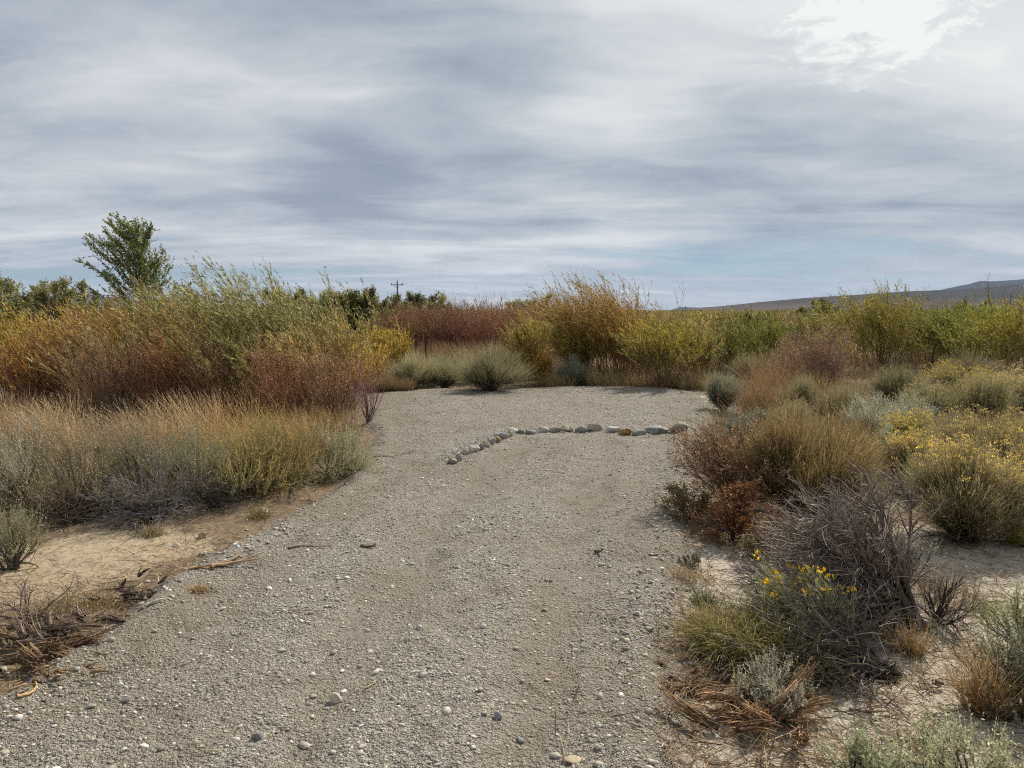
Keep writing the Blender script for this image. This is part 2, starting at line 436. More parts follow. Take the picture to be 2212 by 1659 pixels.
def soil_mat():
    m = bpy.data.materials.new('soil'); m.use_nodes = True; N = NT(m.node_tree)
    pos = N.n('ShaderNodeNewGeometry').outputs['Position']
    a = N.n('ShaderNodeAttribute', attribute_name='Col').outputs['Color']
    sp = N.n('ShaderNodeSeparateColor'); N.put(sp.inputs[0], a)
    silt, far, tan = sp.outputs
    n1 = N.noise(pos, 2.2, 6, 0.65); n2 = N.noise(pos, 16.0, 6, 0.7); n3 = N.noise(pos, 90.0, 4, 0.7)
    litter = N.ramp(n2, [(0.25, (0.075, 0.052, 0.032)), (0.5, (0.17, 0.125, 0.080)), (0.75, (0.29, 0.225, 0.150))])
    pale = N.ramp(N.m('ADD', N.m('MULTIPLY', n2, 0.6), N.m('MULTIPLY', n3, 0.4)), [(0.3, (0.22, 0.185, 0.14)), (0.48, (0.44, 0.40, 0.325)), (0.7, (0.62, 0.575, 0.49))])
    ptan = N.ramp(N.m('ADD', N.m('MULTIPLY', n2, 0.6), N.m('MULTIPLY', n3, 0.4)), [(0.3, (0.20, 0.15, 0.095)), (0.48, (0.37, 0.295, 0.20)), (0.7, (0.50, 0.415, 0.295))])
    pale = N.mix(tan, pale, ptan)
    f = N.mr(N.m('ADD', N.m('MULTIPLY', silt, 1.0), N.m('ADD', N.m('MULTIPLY', N.m('SUBTRACT', n1, 0.5), 1.7), N.m('MULTIPLY', N.m('SUBTRACT', n2, 0.5), 1.1))), 0.26, 0.62)
    # twig litter scattered on the silt
    f = N.m('MULTIPLY', f, N.mr(n2, 0.60, 0.50, 0.15, 1.0))
    c = N.mix(f, litter, pale)
    farn = N.noise(pos, 0.02, 5, 0.6); fn2 = N.noise(pos, 0.0025, 5, 0.6)
    fc = N.ramp(farn, [(0.3, (0.13, 0.115, 0.055)), (0.55, (0.24, 0.185, 0.115)), (0.8, (0.31, 0.235, 0.17))])
    c = N.mix(far, c, fc)
    h = N.m('ADD', N.m('MULTIPLY', n2, 1.0), N.m('MULTIPLY', n3, 0.35))
    b = N.n('ShaderNodeBsdfPrincipled'); N.put(b.inputs['Base Color'], c); b.inputs['Roughness'].default_value = 0.95
    b.inputs['Specular IOR Level'].default_value = 0.2
    N.put(b.inputs['Normal'], N.bump(h, 0.7, 0.03))
    out = N.n('ShaderNodeOutputMaterial'); N.nt.links.new(b.outputs[0], out.inputs[0])
    return m

# ------------------------------------------------------------------ ground and gravel
def polar(r0, r1, dr, half, da):
    r = np.exp(np.arange(math.log(r0), math.log(r1) + dr, dr))
    a = np.concatenate([np.arange(-180, -half, 4.0), np.arange(-half, half, da), np.arange(half, 180.01, 4.0)])
    A, Rr = np.meshgrid(np.radians(a), r)
    return Rr * np.sin(A), Rr * np.cos(A)
def grid_faces(nr, na):
    i = (np.arange(nr - 1) * na)[:, None] + np.arange(na - 1)[None, :]
    return np.stack([i, i + 1, i + na + 1, i + na], -1).reshape(-1, 4)
def near_px(x, y, L, r):
    """soft mask around ground points given in the photograph's pixels, r in metres"""
    v = np.zeros(np.shape(x))
    for (px, py), q in zip(L, r):
        gx, gy = at(px, py); v = np.maximum(v, np.clip(1.4 - np.hypot(x - gx, y - gy) / q, 0, 1))
    return v
def build_ground():
    x, y = polar(0.25, 22.0, 0.0042, 46, 0.24)
    z = base_h(x, y) + (fbm(x * 9, y * 9, 15, 3) - 0.5) * 0.028 - 0.02
    s = path_sd(x, y)
    z = np.where(s > 0.35, z - 0.06, z - 0.06 * np.clip(s / 0.35, 0, 1))
    silt = near_px(x, y, [(2080, 1480), (2100, 1330), (1990, 1230), (1890, 1560), (1960, 1050), (1900, 1600), (1480, 1250), (1480, 1600), (2150, 1230), (1560, 1215), (1600, 870),
                          (120, 1190), (240, 1175), (330, 1180), (60, 1240), (180, 1230), (30, 1590), (1830, 1000), (2200, 1600), (1950, 1010), (2010, 1640)],
                   [0.75, 0.75, 0.7, 0.5, 0.8, 0.6, 0.5, 0.4, 0.9, 0.5, 1.2, 0.5, 0.5, 0.42, 0.5, 0.4, 0.3, 0.5, 0.8, 0.8, 0.6])
    C = np.stack([silt, np.zeros_like(x), (x < -0.5) * 1.0], -1)
    mb = MB(); mb.add(np.stack([x, y, z], -1), grid_faces(*x.shape), C.reshape(-1, 3))
    # the plain out to the horizon
    x2, y2 = polar(21.9, 9000.0, 0.06, 50, 1.0)
    z2 = base_h(x2, y2) * np.clip((60 - np.hypot(x2, y2)) / 40, 0, 1) - 0.03
    C2 = np.stack([np.zeros_like(x2), np.clip((np.hypot(x2, y2) - 25) / 60, 0, 1), np.zeros_like(x2)], -1)
    mb.add(np.stack([x2, y2, z2], -1), grid_faces(*x2.shape), C2.reshape(-1, 3))
    g = mb.build('ground', soil_mat(), smooth=True); g['kind'] = 'structure'
    x, y = polar(0.5, 20.0, 0.0028, 40, 0.15)
    s = path_sd(x, y); tr = track(x, y)
    z = path_z(x, y, s, tr)
    edge = np.clip(1 - s / 0.75, 0, 1) ** 0.6 * np.clip(fbm(x * 2.2, y * 2.2, 61, 3) * 3 - 0.8, 0, 1) * np.where(x < 0.3, 1.0, 0.6)
    mb = MB(); C = np.stack([tr, edge, 0 * tr], -1)
    F = grid_faces(*x.shape)
    keep = (s.ravel()[F] > -0.3).any(1)
    mb.add(np.stack([x, y, z], -1), F[keep], C.reshape(-1, 3))
    p = mb.build('gravel_path', gravel_mat(), smooth=True); p['kind'] = 'structure'
build_ground()

ICO_V, ICO_F = None, None
def ico(level):
    import bmesh
    bm = bmesh.new(); bmesh.ops.create_icosphere(bm, subdivisions=level, radius=1.0)
    V = np.array([v.co[:] for v in bm.verts]); F = np.array([[v.index for v in f.verts] for f in bm.faces]); bm.free()
    return V, F
def pebbles(name, n_try, r0, r1, keep, size, seed, colours, mat, label, sink=0.35, lo=1):
    rng = np.random.default_rng(seed)
    V, F = ico(lo)
    u = rng.random(n_try); r = r0 * (r1 / r0) ** u; a = np.radians(rng.uniform(-42, 42, n_try))
    x = r * np.sin(a); y = r * np.cos(a)
    k = keep(x, y, rng); x = x[k]; y = y[k]; n = len(x)
    R = size(np.hypot(x, y), rng, n)
    z = ground_z(x, y)
    D = np.repeat(V[None], n, 0) * (1 + rng.uniform(-0.30, 0.30, (n, len(V), 1)) * (1.0 if lo == 1 else 0.35))
    sc = np.stack([rng.uniform(0.8, 1.5, n), rng.uniform(0.6, 1.1, n), rng.uniform(0.35, 0.75, n)], -1) * R[:, None]
    D = D * sc[:, None, :]
    an = rng.uniform(0, 6.28, n); ti = rng.normal(0, 0.25, n)
    ct, st = np.cos(ti)[:, None], np.sin(ti)[:, None]
    D = np.stack([D[..., 0] * ct - D[..., 2] * st, D[..., 1], D[..., 0] * st + D[..., 2] * ct], -1)
    ca, sa = np.cos(an)[:, None], np.sin(an)[:, None]
    D = np.stack([D[..., 0] * ca - D[..., 1] * sa, D[..., 0] * sa + D[..., 1] * ca, D[..., 2]], -1)
    D += np.stack([x, y, z + sc[:, 2] * sink], -1)[:, None, :]
    C = np.repeat(pal(rng, colours, n, 0.15)[:, None, :] * 1.1, len(V), 1)
    FF = (np.arange(n) * len(V))[:, None, None] + F[None]
    mb = MB(); mb.add(D, FF.reshape(-1, 3), C.reshape(-1, 3))
    o = mb.build(name, mat, smooth=False); o['kind'] = 'stuff'; o['label'] = label
    return o
GREYS = [(0.30, 0.275, 0.235), (0.37, 0.345, 0.30), (0.20, 0.185, 0.165), (0.41, 0.38, 0.33), (0.31, 0.275, 0.22), (0.19, 0.185, 0.18), (0.50, 0.475, 0.42), (0.33, 0.305, 0.26)]
def on_path(x, y, rng):
    s = path_sd(x, y)
    return (s > 0.02) | ((s > -0.45) & (rng.random(len(x)) < 0.35 * (1 + s / 0.45)))
def build_gravel():
    pebbles('loose_gravel', 110000, 2.2, 18, lambda x, y, g: on_path(x, y, g) & (g.random(len(x)) < 1 - 0.7 * track(x, y)) & ((x > 0.2) | (g.random(len(x)) < 0.12 + np.clip(path_sd(x, y) / 0.6, 0, 1))) & (g.random(len(x)) < 0.25 + 0.9 * np.clip(fbm(x * 1.6, y * 1.6, 88, 3) * 2 - 0.6, 0, 1)),
            lambda r, g, n: (0.0032 + 0.0042 * g.random(n) ** 2) * (0.75 + r * 0.09), 1, GREYS, M_PEBBLE, 'loose grey and tan gravel lying on the track')
    pebbles('scattered_pebbles', 6500, 2.3, 17, lambda x, y, g: on_path(x, y, g) & (g.random(len(x)) < 0.30 + 1.2 * np.clip(fbm(x * 1.1, y * 1.1, 21, 3) * 2 - 0.9, 0, 1)),
            lambda r, g, n: 0.007 + 0.011 * g.random(n) ** 4, 2, GREYS + [(0.62, 0.60, 0.56), (0.50, 0.47, 0.41)], M_PEBBLE, 'larger pale pebbles scattered over the gravel', lo=2)
    pebbles('edge_rubble', 60000, 2.2, 17, lambda x, y, g: (np.abs(path_sd(x, y) - 0.05) < 0.22) & (g.random(len(x)) < np.where(x < 0, 0.45, 1)) & (g.random(len(x)) < np.clip(fbm(x * 1.7, y * 1.7, 31, 3) * 2.6 - 0.8, 0, 1)),
            lambda r, g, n: 0.005 + 0.016 * g.random(n) ** 3, 3, GREYS + [(0.33, 0.27, 0.20)], M_PEBBLE, 'rubble and clods along the edges of the gravel', lo=1)
build_gravel()
ROW = pts([(975, 1000), (1020, 975), (1070, 948), (1110, 937), (1200, 936), (1300, 936), (1400, 938), (1485, 938)]) + np.array([0, 0.05])
pebbles('grit', 90000, 8, 11.5, lambda x, y, g: (line_d(x, y, ROW) < 0.16), lambda r, g, n: 0.005 + 0.011 * g.random(n) ** 3, 12, GREYS, M_PEBBLE, 'grit and chips banked against the row of cobbles')

# ------------------------------------------------------------------ hills
def hill_mat(name, stops, scale):
    m = bpy.data.materials.new(name); m.use_nodes = True; N = NT(m.node_tree)
    pos = N.n('ShaderNodeNewGeometry').outputs['Position']
    z = N.n('ShaderNodeSeparateXYZ'); N.put(z.inputs[0], pos)
    n1 = N.noise(pos, scale, 6, 0.65); n2 = N.voro(pos, scale * 9).outputs['Distance']; n3 = N.noise(pos, scale * 0.25, 4, 0.6)
    c = N.ramp(N.m('ADD', N.m('MULTIPLY', z.outputs[2], 1 / 400.0), N.m('MULTIPLY', N.m('SUBTRACT', n3, 0.5), 0.35)), stops)
    c = N.mix(N.m('MULTIPLY', N.mr(n2, 0.45, 0.25), N.mr(n1, 0.42, 0.6, 0.15, 0.85)), c, (0.030, 0.036, 0.022, 1))
    b = N.n('ShaderNodeBsdfDiffuse'); N.put(b.inputs[0], c)
    out = N.n('ShaderNodeOutputMaterial'); N.nt.links.new(b.outputs[0], out.inputs[0])
    return m
def hill(name, prof, D, depth, mat, seed, rough=0.06, foot=675):
    """a ridge: prof lists (px, py) of its crest as seen from the track, D metres away, with a real body behind and in front"""
    prof = np.array(prof, float)
    nx, ny = 260, 90
    px = np.linspace(prof[0, 0], prof[-1, 0], nx); cy = np.interp(px, prof[:, 0], prof[:, 1])
    X = np.array([at_d(p, 672 - (672 - q) * 1.1, D) for p, q in zip(px, cy)])
    s = np.linspace(-1, 1, ny)
    XX = np.repeat(X[:, 0][None], ny, 0) * (1 + s[:, None] * depth / D); YY = np.repeat((D + s * depth)[:, None], nx, 1)
    crest = X[:, 2][None]
    f = np.clip(1 - np.abs(s), 0, 1)[:, None]
    nz = fbm(XX / 260.0, YY / 200.0, seed, 5, 0.55) - 0.5
    ZZ = crest * (f ** 1.25) + nz * rough * crest * (1 - f) * 2.2 * f ** 0.5 - 4 * (1 - f)
    ZZ = ZZ + crest * 0.03 * (fbm(XX / 60.0, YY / 60.0, seed + 9, 3) - 0.5) * (f > 0)
    mb = MB(); mb.add(np.stack([XX, YY, ZZ], -1), grid_faces(ny, nx), (0.1, 0.1, 0.1))
    o = mb.build(name, mat, smooth=True); o['kind'] = 'structure'
    return o
DESERT = [(0.0, (0.12, 0.088, 0.072)), (0.06, (0.085, 0.066, 0.058)), (0.15, (0.048, 0.043, 0.037)), (0.8, (0.028, 0.031, 0.027))]
def build_hills():
    m1 = hill_mat('hill_scrub', DESERT, 0.012)
    m2 = hill_mat('far_hill_scrub', [(0, (0.045, 0.042, 0.040)), (1, (0.03, 0.032, 0.030))], 0.006)
    hill('hills', [(1380, 676), (1440, 672), (1500, 666), (1560, 662), (1640, 654), (1740, 646), (1830, 641), (1900, 636), (1980, 632), (2080, 629), (2140, 624), (2240, 616), (2500, 600), (2800, 596)],
         4200, 2300, m1, 5)
    hill('hills', [(1900, 660), (1990, 640), (2050, 626), (2090, 619), (2120, 612), (2140, 613), (2165, 612), (2240, 607), (2400, 590), (2700, 580)], 6800, 2300, m2, 6)
    hill('hills', [(1440, 672), (1470, 664), (1510, 665), (1560, 668), (1570, 660), (1600, 664), (1680, 672)], 7600, 900, m2, 8)
    hill('mountains', [(-500, 630), (-200, 618), (0, 636), (90, 646), (125, 640), (160, 632), (185, 640), (215, 642), (260, 646), (320, 655), (400, 664), (470, 672)], 7500, 1200, m2, 12)
build_hills()

# ------------------------------------------------------------------ things: naming helpers
def empty(name, loc, label, cat, group=None, rz=0.0):
    o = bpy.data.objects.new(name, None); COL.objects.link(o)
    o.empty_display_size = 0.1
    o.location = loc; o.rotation_euler = (0, 0, rz)
    o['label'] = label; o['category'] = cat
    if group: o['group'] = group
    return o
def tag(o, label, cat, group=None):
    o['label'] = label; o['category'] = cat
    if group: o['group'] = group
    return o
def copy_thing(root, loc, rz, sc, label, group=None):
    r = root.copy(); COL.objects.link(r)
    r.location = loc; r.rotation_euler = (0, 0, rz); r.scale = sc; r['label'] = label
    if group: r['group'] = group
    for ch in root.children:
        c = ch.copy(); COL.objects.link(c); c.parent = r
    return r
def gz(x, y): return float(ground_z(np.array([x]), np.array([y]))[0])
def spot(px, py, top, wpx, d=None):
    """place, height and radius of a plant from where its foot, top and width show"""
    if d is None: x, y = at(px, py)
    else: x, y, _ = at_d(px, py, d)
    h = at_d(px, top, y)[2]
    return (x, y, gz(x, y) - 0.01), h, wpx / FPX * y / 2

# ------------------------------------------------------------------ plant builders (local coordinates, foot at 0,0,0)
def disk(rng, n, r):
    a = rng.uniform(0, 2 * math.pi, n); q = r * np.sqrt(rng.random(n))
    return np.stack([q * np.cos(a), q * np.sin(a), np.zeros(n)], -1)
def out_dirs(rng, n, splay, pw=0.6):
    a = rng.uniform(0, 2 * math.pi, n); q = splay * rng.random(n) ** pw
    return unit(np.stack([np.sin(q) * np.cos(a), np.sin(q) * np.sin(a), np.cos(q)], -1))

def willow(name, loc, H, R, seed, label, cat='willow shrub', group=None, stem=((0.16, 0.075, 0.06), (0.20, 0.12, 0.07)), leaf=((0.16, 0.15, 0.03),), low=None,
           lean=(-0.3, 0.05, 0), n=70, dens=1.0, t0=0.35, ll=0.065, lw=0.010, foot=0.45, tips=0.0):
    rng = np.random.default_rng(seed)
    root = empty(name, loc, label, cat, group)
    splay = math.atan2(R, H) * 1.25
    A = disk(rng, n, R * foot); D = out_dirs(rng, n, splay, 0.75); D[:, :2] += A[:, :2] / max(R, 0.1) * 0.35
    S = grow(rng, A, D, H * np.where(rng.random(n) < 0.05, rng.uniform(1.0, 1.1, n), rng.uniform(0.70, 0.99, n)) * 1.0, 6, lean=lean, wig=0.035)
    mb = MB(); k = rng.random(n)[:, None]
    c0 = np.array(stem[0]) * (0.7 + 0.6 * k); c1 = np.array(stem[1]) * (0.8 + 0.4 * k)
    ribbon(mb, rng, S, 0.011, 0.003, c0, c1)
    B, bi, bt = branch(rng, S, n * 5, 0.22, 0.95, H * 0.36, 0.30, 4, lean=lean, wig=0.05, up=0.25)
    ribbon(mb, rng, B, 0.0055, 0.002, np.array(stem[0]) * 1.1, stem[1])
    T, ti, tt = branch(rng, B, n * 12, 0.1, 0.95, H * 0.16, 0.35, 3, lean=lean, wig=0.05, up=0.25)
    ribbon(mb, rng, T, 0.0035, 0.0015, np.array(stem[0]) * 1.2, np.array(stem[1]) * 1.1)
    mb.build('stems', M_STEM, root)
    lb = MB(); nl = int(7000 * dens)
    hi = np.array(leaf, float); lo = np.array(low if low else leaf, float)
    nl = int(nl * 2.0)
    def put(P, m, a, b):
        i = rng.integers(0, len(P), m); t = rng.uniform(a, b, m)
        p, tg = on(P, i, t)
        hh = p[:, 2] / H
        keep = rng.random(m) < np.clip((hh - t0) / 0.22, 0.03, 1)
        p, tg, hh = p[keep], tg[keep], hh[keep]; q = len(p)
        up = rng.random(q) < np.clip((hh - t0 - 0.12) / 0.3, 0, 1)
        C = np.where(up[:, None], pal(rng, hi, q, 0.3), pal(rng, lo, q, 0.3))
        leaves(lb, rng, p, tg + rng.normal(0, 0.33, (q, 3)) + np.array(lean) * 0.7, ll, lw, C)
    put(S, int(nl * 0.25), 0.3, 1.0); put(B, int(nl * 0.4), 0.1, 1.0); put(T, int(nl * 0.55), 0.0, 1.0)
    lb.build('foliage', M_LEAF, root)
    return root

def broom(name, loc, H, R, seed, label, cat='shrub', group=None, twig=((0.10, 0.085, 0.055), (0.21, 0.22, 0.13)), tip=((0.26, 0.27, 0.17),), flower=None, nf=0,
          n=2600, wood=(0.12, 0.095, 0.075), lean=(0, 0, 0), splay=None, leafy=1.0, woody=26, flat=0.72, ftop=0.6, wtw=0.0026, ll=0.03, under=1.0, fsz=0.007):
    """rabbitbrush: dark woody limbs below with painted shade, a dense dome of fine upright twigs, flower heads on the dome"""
    wood = tuple(np.array(wood) * 0.55); twig = (tuple(np.array(twig[0]) * 0.45), twig[1])  # wood and twig bases darkened to paint shade into the hollows
    rng = np.random.default_rng(seed)
    root = empty(name, loc, label, cat, group)
    sp = splay or min(1.35, math.atan2(R, H * 0.55))
    A = disk(rng, woody, R * 0.12); D = out_dirs(rng, woody, sp * 1.05, 0.5)
    def reach(D):   # distance from foot to the dome in a direction
        s = np.sqrt(D[:, 0] ** 2 + D[:, 1] ** 2); c = D[:, 2]
        return 1.0 / np.sqrt((s / R) ** 2 + (np.maximum(c, 0.05) / H) ** 2)
    S = grow(rng, A, D, reach(D) * 0.62 * rng.uniform(0.7, 1.05, woody), 5, lean=lean, wig=0.10, up=0.25)
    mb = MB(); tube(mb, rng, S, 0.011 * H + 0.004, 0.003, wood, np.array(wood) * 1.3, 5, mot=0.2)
    B, _, _ = branch(rng, S, woody * 7, 0.15, 1.0, H * 0.30, 0.45, 4, lean=lean, wig=0.10, up=0.3)
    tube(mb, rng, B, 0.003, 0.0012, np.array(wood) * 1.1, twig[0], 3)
    if under:
        U, _, _ = branch(rng, S, int(woody * 14 * under), 0.1, 0.8, H * 0.25, 0.8, 3, wig=0.15, droop=0.2)
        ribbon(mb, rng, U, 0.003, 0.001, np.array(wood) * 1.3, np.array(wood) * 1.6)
    mb.build('woody_base', M_STEM, root)
    # the broom of green-grey twigs
    nc = 34
    CD = out_dirs(rng, nc, sp, 0.55); cr = rng.uniform(0.70, 1.12, nc); ci = rng.integers(0, nc, n)
    D = unit(CD[ci] + rng.normal(0, 0.15, (n, 3)) + np.where(rng.random((n, 1)) < 0.12, rng.normal(0, 0.35, (n, 3)), 0)); D[:, 2] = np.maximum(D[:, 2], 0.06)
    re = reach(D) * cr[ci] * (1 + 0.22 * (fbm(D[:, 0] * 3.2 + seed, D[:, 1] * 3.2 + D[:, 2] * 2, seed, 3) - 0.5) * 2) * rng.uniform(0.72, 1.06, n)
    r0 = rng.uniform(0.28, 0.60, n)
    P0 = unit(D * 0.35 + CD[ci] * 0.65) * (re * r0)[:, None] + rng.normal(0, 0.012, (n, 3)); P0[:, 2] = np.maximum(P0[:, 2], 0.01)
    D2 = D * re[:, None] * 1.02 - P0 + np.array([0, 0, 0.03]) + rng.normal(0, 0.02, (n, 3)); D2 = unit(D2) + rng.normal(0, 0.06, (n, 3))
    G = grow(rng, P0 + np.array(lean) * (P0[:, 2:3] ** 1.5) * 0.6, D2, re * (1 - r0) * 1.02, 4, lean=np.array(lean) * 1.0, wig=0.045, up=0.12)
    mb = MB()
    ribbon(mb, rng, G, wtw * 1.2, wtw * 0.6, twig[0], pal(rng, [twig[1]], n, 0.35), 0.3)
    G2, gi, gt = branch(rng, G, int(n * 2.2), 0.15, 0.95, H * 0.13, 0.28, 3, lean=lean, wig=0.05, up=0.25)
    ribbon(mb, rng, G2, wtw * 0.8, wtw * 0.35, twig[1], pal(rng, tip, len(G2), 0.2))
    nl = int(n * 4.5 * leafy)
    leaves_on(mb, rng, G, nl // 3, 0.25, 1.0, ll, 0.0028, pal(rng, tip, nl // 3, 0.25), 0.35)
    leaves_on(mb, rng, G2, nl - nl // 3, 0.0, 1.0, ll * 0.8, 0.0026, pal(rng, tip, nl - nl // 3, 0.25), 0.35)
    mb.build('twigs', M_LEAF, root)
    if flower is not None and nf:
        tipsP = G[:, -1]
        score = tipsP[:, 2] / H + 0.25 * rng.random(n) + 0.5 * (fbm(tipsP[:, 0] * 5, tipsP[:, 1] * 5, seed + 3, 2) - 0.5)
        idx = np.argsort(-score)[:int(n * ftop)]
        idx = rng.choice(idx, min(nf, len(idx)), replace=False)
        c = tipsP[idx]; m = 12
        ctr = np.repeat(c, m, 0) + rng.normal(0, 0.011, (len(c) * m, 3)) * np.array([1, 1, 0.6])
        mb = MB()
        leaves(mb, rng, ctr, rng.normal(0, 0.7, (len(ctr), 3)) + np.array([0, 0, 1.0]), fsz * 1.5, fsz, pal(rng, flower, len(ctr), 0.2))
        mb.build('flowers', M_FLOWER, root)
    return root

def sage(name, loc, H, R, seed, label, cat='sagebrush', group=None, col=((0.27, 0.29, 0.22), (0.21, 0.235, 0.17), (0.34, 0.35, 0.28)), wood=(0.13, 0.105, 0.085), n=150, lean=(0, 0, 0),
         ll=0.016, lw=0.005, tall=0.5, dens=1.0, dead=0.3):
    """sagebrush: wandering woody limbs carrying upright leafy sprigs"""
    wood = tuple(np.array(wood) * 0.55)  # limb colour darkened to paint the shade at the bush's base
    rng = np.random.default_rng(seed)
    root = empty(name, loc, label, cat, group)
    sp = min(1.25, math.atan2(R, H * 0.6)); k = 16
    S = grow(rng, disk(rng, k, R * 0.25), np.concatenate([out_dirs(rng, k - 6, sp, 0.5), out_dirs(rng, 6, 1.45, 0.12)]), np.hypot(H, R) * 0.60 * rng.uniform(0.6, 1.0, k), 6, wig=0.13, up=0.12, lean=lean)
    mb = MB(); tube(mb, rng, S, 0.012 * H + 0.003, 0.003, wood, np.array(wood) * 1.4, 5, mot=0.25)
    B, _, _ = branch(rng, S, n, 0.2, 1.0, H * 0.35, 0.45, 5, wig=0.10, up=0.35, lean=lean)
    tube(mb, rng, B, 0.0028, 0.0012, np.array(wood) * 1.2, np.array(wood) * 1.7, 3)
    if dead:
        X, _, _ = branch(rng, S, int(n * 2 * dead), 0.1, 0.9, H * 0.22, 0.8, 4, wig=0.2)
        ribbon(mb, rng, X, 0.0025, 0.001, np.array(wood) * 1.5, np.array(wood) * 2.0)
    mb.build('branches', M_STEM, root)
    T, _, _ = branch(rng, B, int(n * 5), 0.15, 1.0, H * 0.28 * (0.6 + tall), 0.28, 4, wig=0.05, up=0.5, lean=lean)
    mb = MB(); ribbon(mb, rng, T, 0.0022, 0.0012, np.array(col[-1]) * 0.8, np.array(col[0]))
    nl = int(n * 5 * 26 * dens)
    leaves_on(mb, rng, T, nl, 0.05, 1.0, ll, lw, pal(rng, col, nl, 0.22), 0.7)
    leaves_on(mb, rng, B, nl // 6, 0.4, 1.0, ll, lw, pal(rng, col, nl // 6, 0.22), 0.8)
    mb.build('sprigs', M_LEAF, root)
    return root

def tuft(mb, rng, x, y, z, n, H, R, c0, c1, w=0.004, lean=(-0.15, 0, 0), seeds=None, splay=0.5, droop=0.25, K=4, ns=0):
    A = disk(rng, n, R) + np.array([x, y, z])
    G = grow(rng, A, out_dirs(rng, n, splay, 0.8), H * rng.uniform(0.55, 1.1, n), K, lean=lean, droop=droop, wig=0.05)
    ribbon(mb, rng, G, w, w * 0.25, c0, c1, 0.25)
    if seeds is not None and ns:
        leaves_on(mb, rng, G, ns, 0.55, 1.0, 0.016, 0.005, pal(rng, seeds, ns, 0.25), 0.4)
def grass(name, loc, H, R, seed, label, cat='grass clump', group=None, n=1500, c0=(0.17, 0.12, 0.06), c1=(0.42, 0.30, 0.16), seeds=((0.42, 0.30, 0.17),), w=0.0035, lean=(-0.25, 0, 0), splay=0.5, ns=None, droop=0.2):
    rng = np.random.default_rng(seed)
    root = empty(name, loc, label, cat, group)
    mb = MB()
    A = disk(rng, n, R * 0.75)
    D = out_dirs(rng, n, splay, 0.8); D[:, :2] += A[:, :2] / R * 0.25
    G = grow(rng, A, D, H * (0.35 + 0.85 * rng.random(n) ** 1.3), 5, lean=lean, droop=droop, wig=0.045)
    c0 = np.asarray(c0, float); c1 = np.asarray(c1, float)
    if c1.ndim == 2: c1 = pal(rng, c1, n, 0.1)
    ribbon(mb, rng, G, w, w * 0.3, c0, c1, 0.25)
    mb.build('blades', M_GRASS, root)
    ns = n * 7 if ns is None else ns
    if ns:
        mb = MB()
        leaves_on(mb, rng, G, ns, 0.5, 1.0, 0.014, 0.004, pal(rng, seeds, ns, 0.25), 0.35)
        mb.build('seed_heads', M_GRASS, root)
    return root

def bare(name, loc, H, R, seed, label, cat='dead shrub', group=None, c=((0.15, 0.12, 0.105), (0.25, 0.215, 0.20)), k=14, lean=(0, 0, 0), splay=None, n2=12, n3=60, r=0.010, dirs=None, wig=0.09, leafcol=None, nleaf=0, up=0.1, w3=0.0024, tg=0.16, sp3=0.5):
    """leafless shrub: limbs, branches, twigs"""
    rng = np.random.default_rng(seed)
    root = empty(name, loc, label, cat, group)
    sp = splay or math.atan2(R, H)
    D = out_dirs(rng, k, sp, 0.6) if dirs is None else unit(np.array(dirs)[rng.integers(0, len(dirs), k)] + rng.normal(0, 0.13, (k, 3)))
    S = grow(rng, disk(rng, k, R * 0.12), D, np.hypot(H, R * 0.6) * rng.uniform(0.7, 1.0, k), 8, wig=wig, up=up, lean=lean)
    mb = MB(); tube(mb, rng, S, r * rng.uniform(0.6, 1.3, k), r * 0.25, c[0], c[1], 6, rough=0.25, mot=0.3)
    mb.build('limbs', M_WOOD, root)
    mb = MB()
    B, _, _ = branch(rng, S, k * n2, 0.2, 0.98, H * 0.36, 0.42, 5, wig=0.09, up=up, lean=lean)
    tube(mb, rng, B, r * 0.26, r * 0.09, c[0], c[1], 4, mot=0.2)
    T, _, _ = branch(rng, B, k * n3, 0.15, 1.0, H * tg, sp3, 4, wig=0.10, up=up, lean=lean)
    ribbon(mb, rng, T, w3, w3 * 0.45, c[0], np.array(c[1]) * 1.15, 0.3)
    mb.build('twigs', M_STEM, root)
    if nleaf:
        mb = MB(); leaves_on(mb, rng, T, nleaf, 0.2, 1.0, 0.018, 0.009, pal(rng, leafcol, nleaf, 0.25), 0.8)
        mb.build('foliage', M_LEAF, root)
    return root

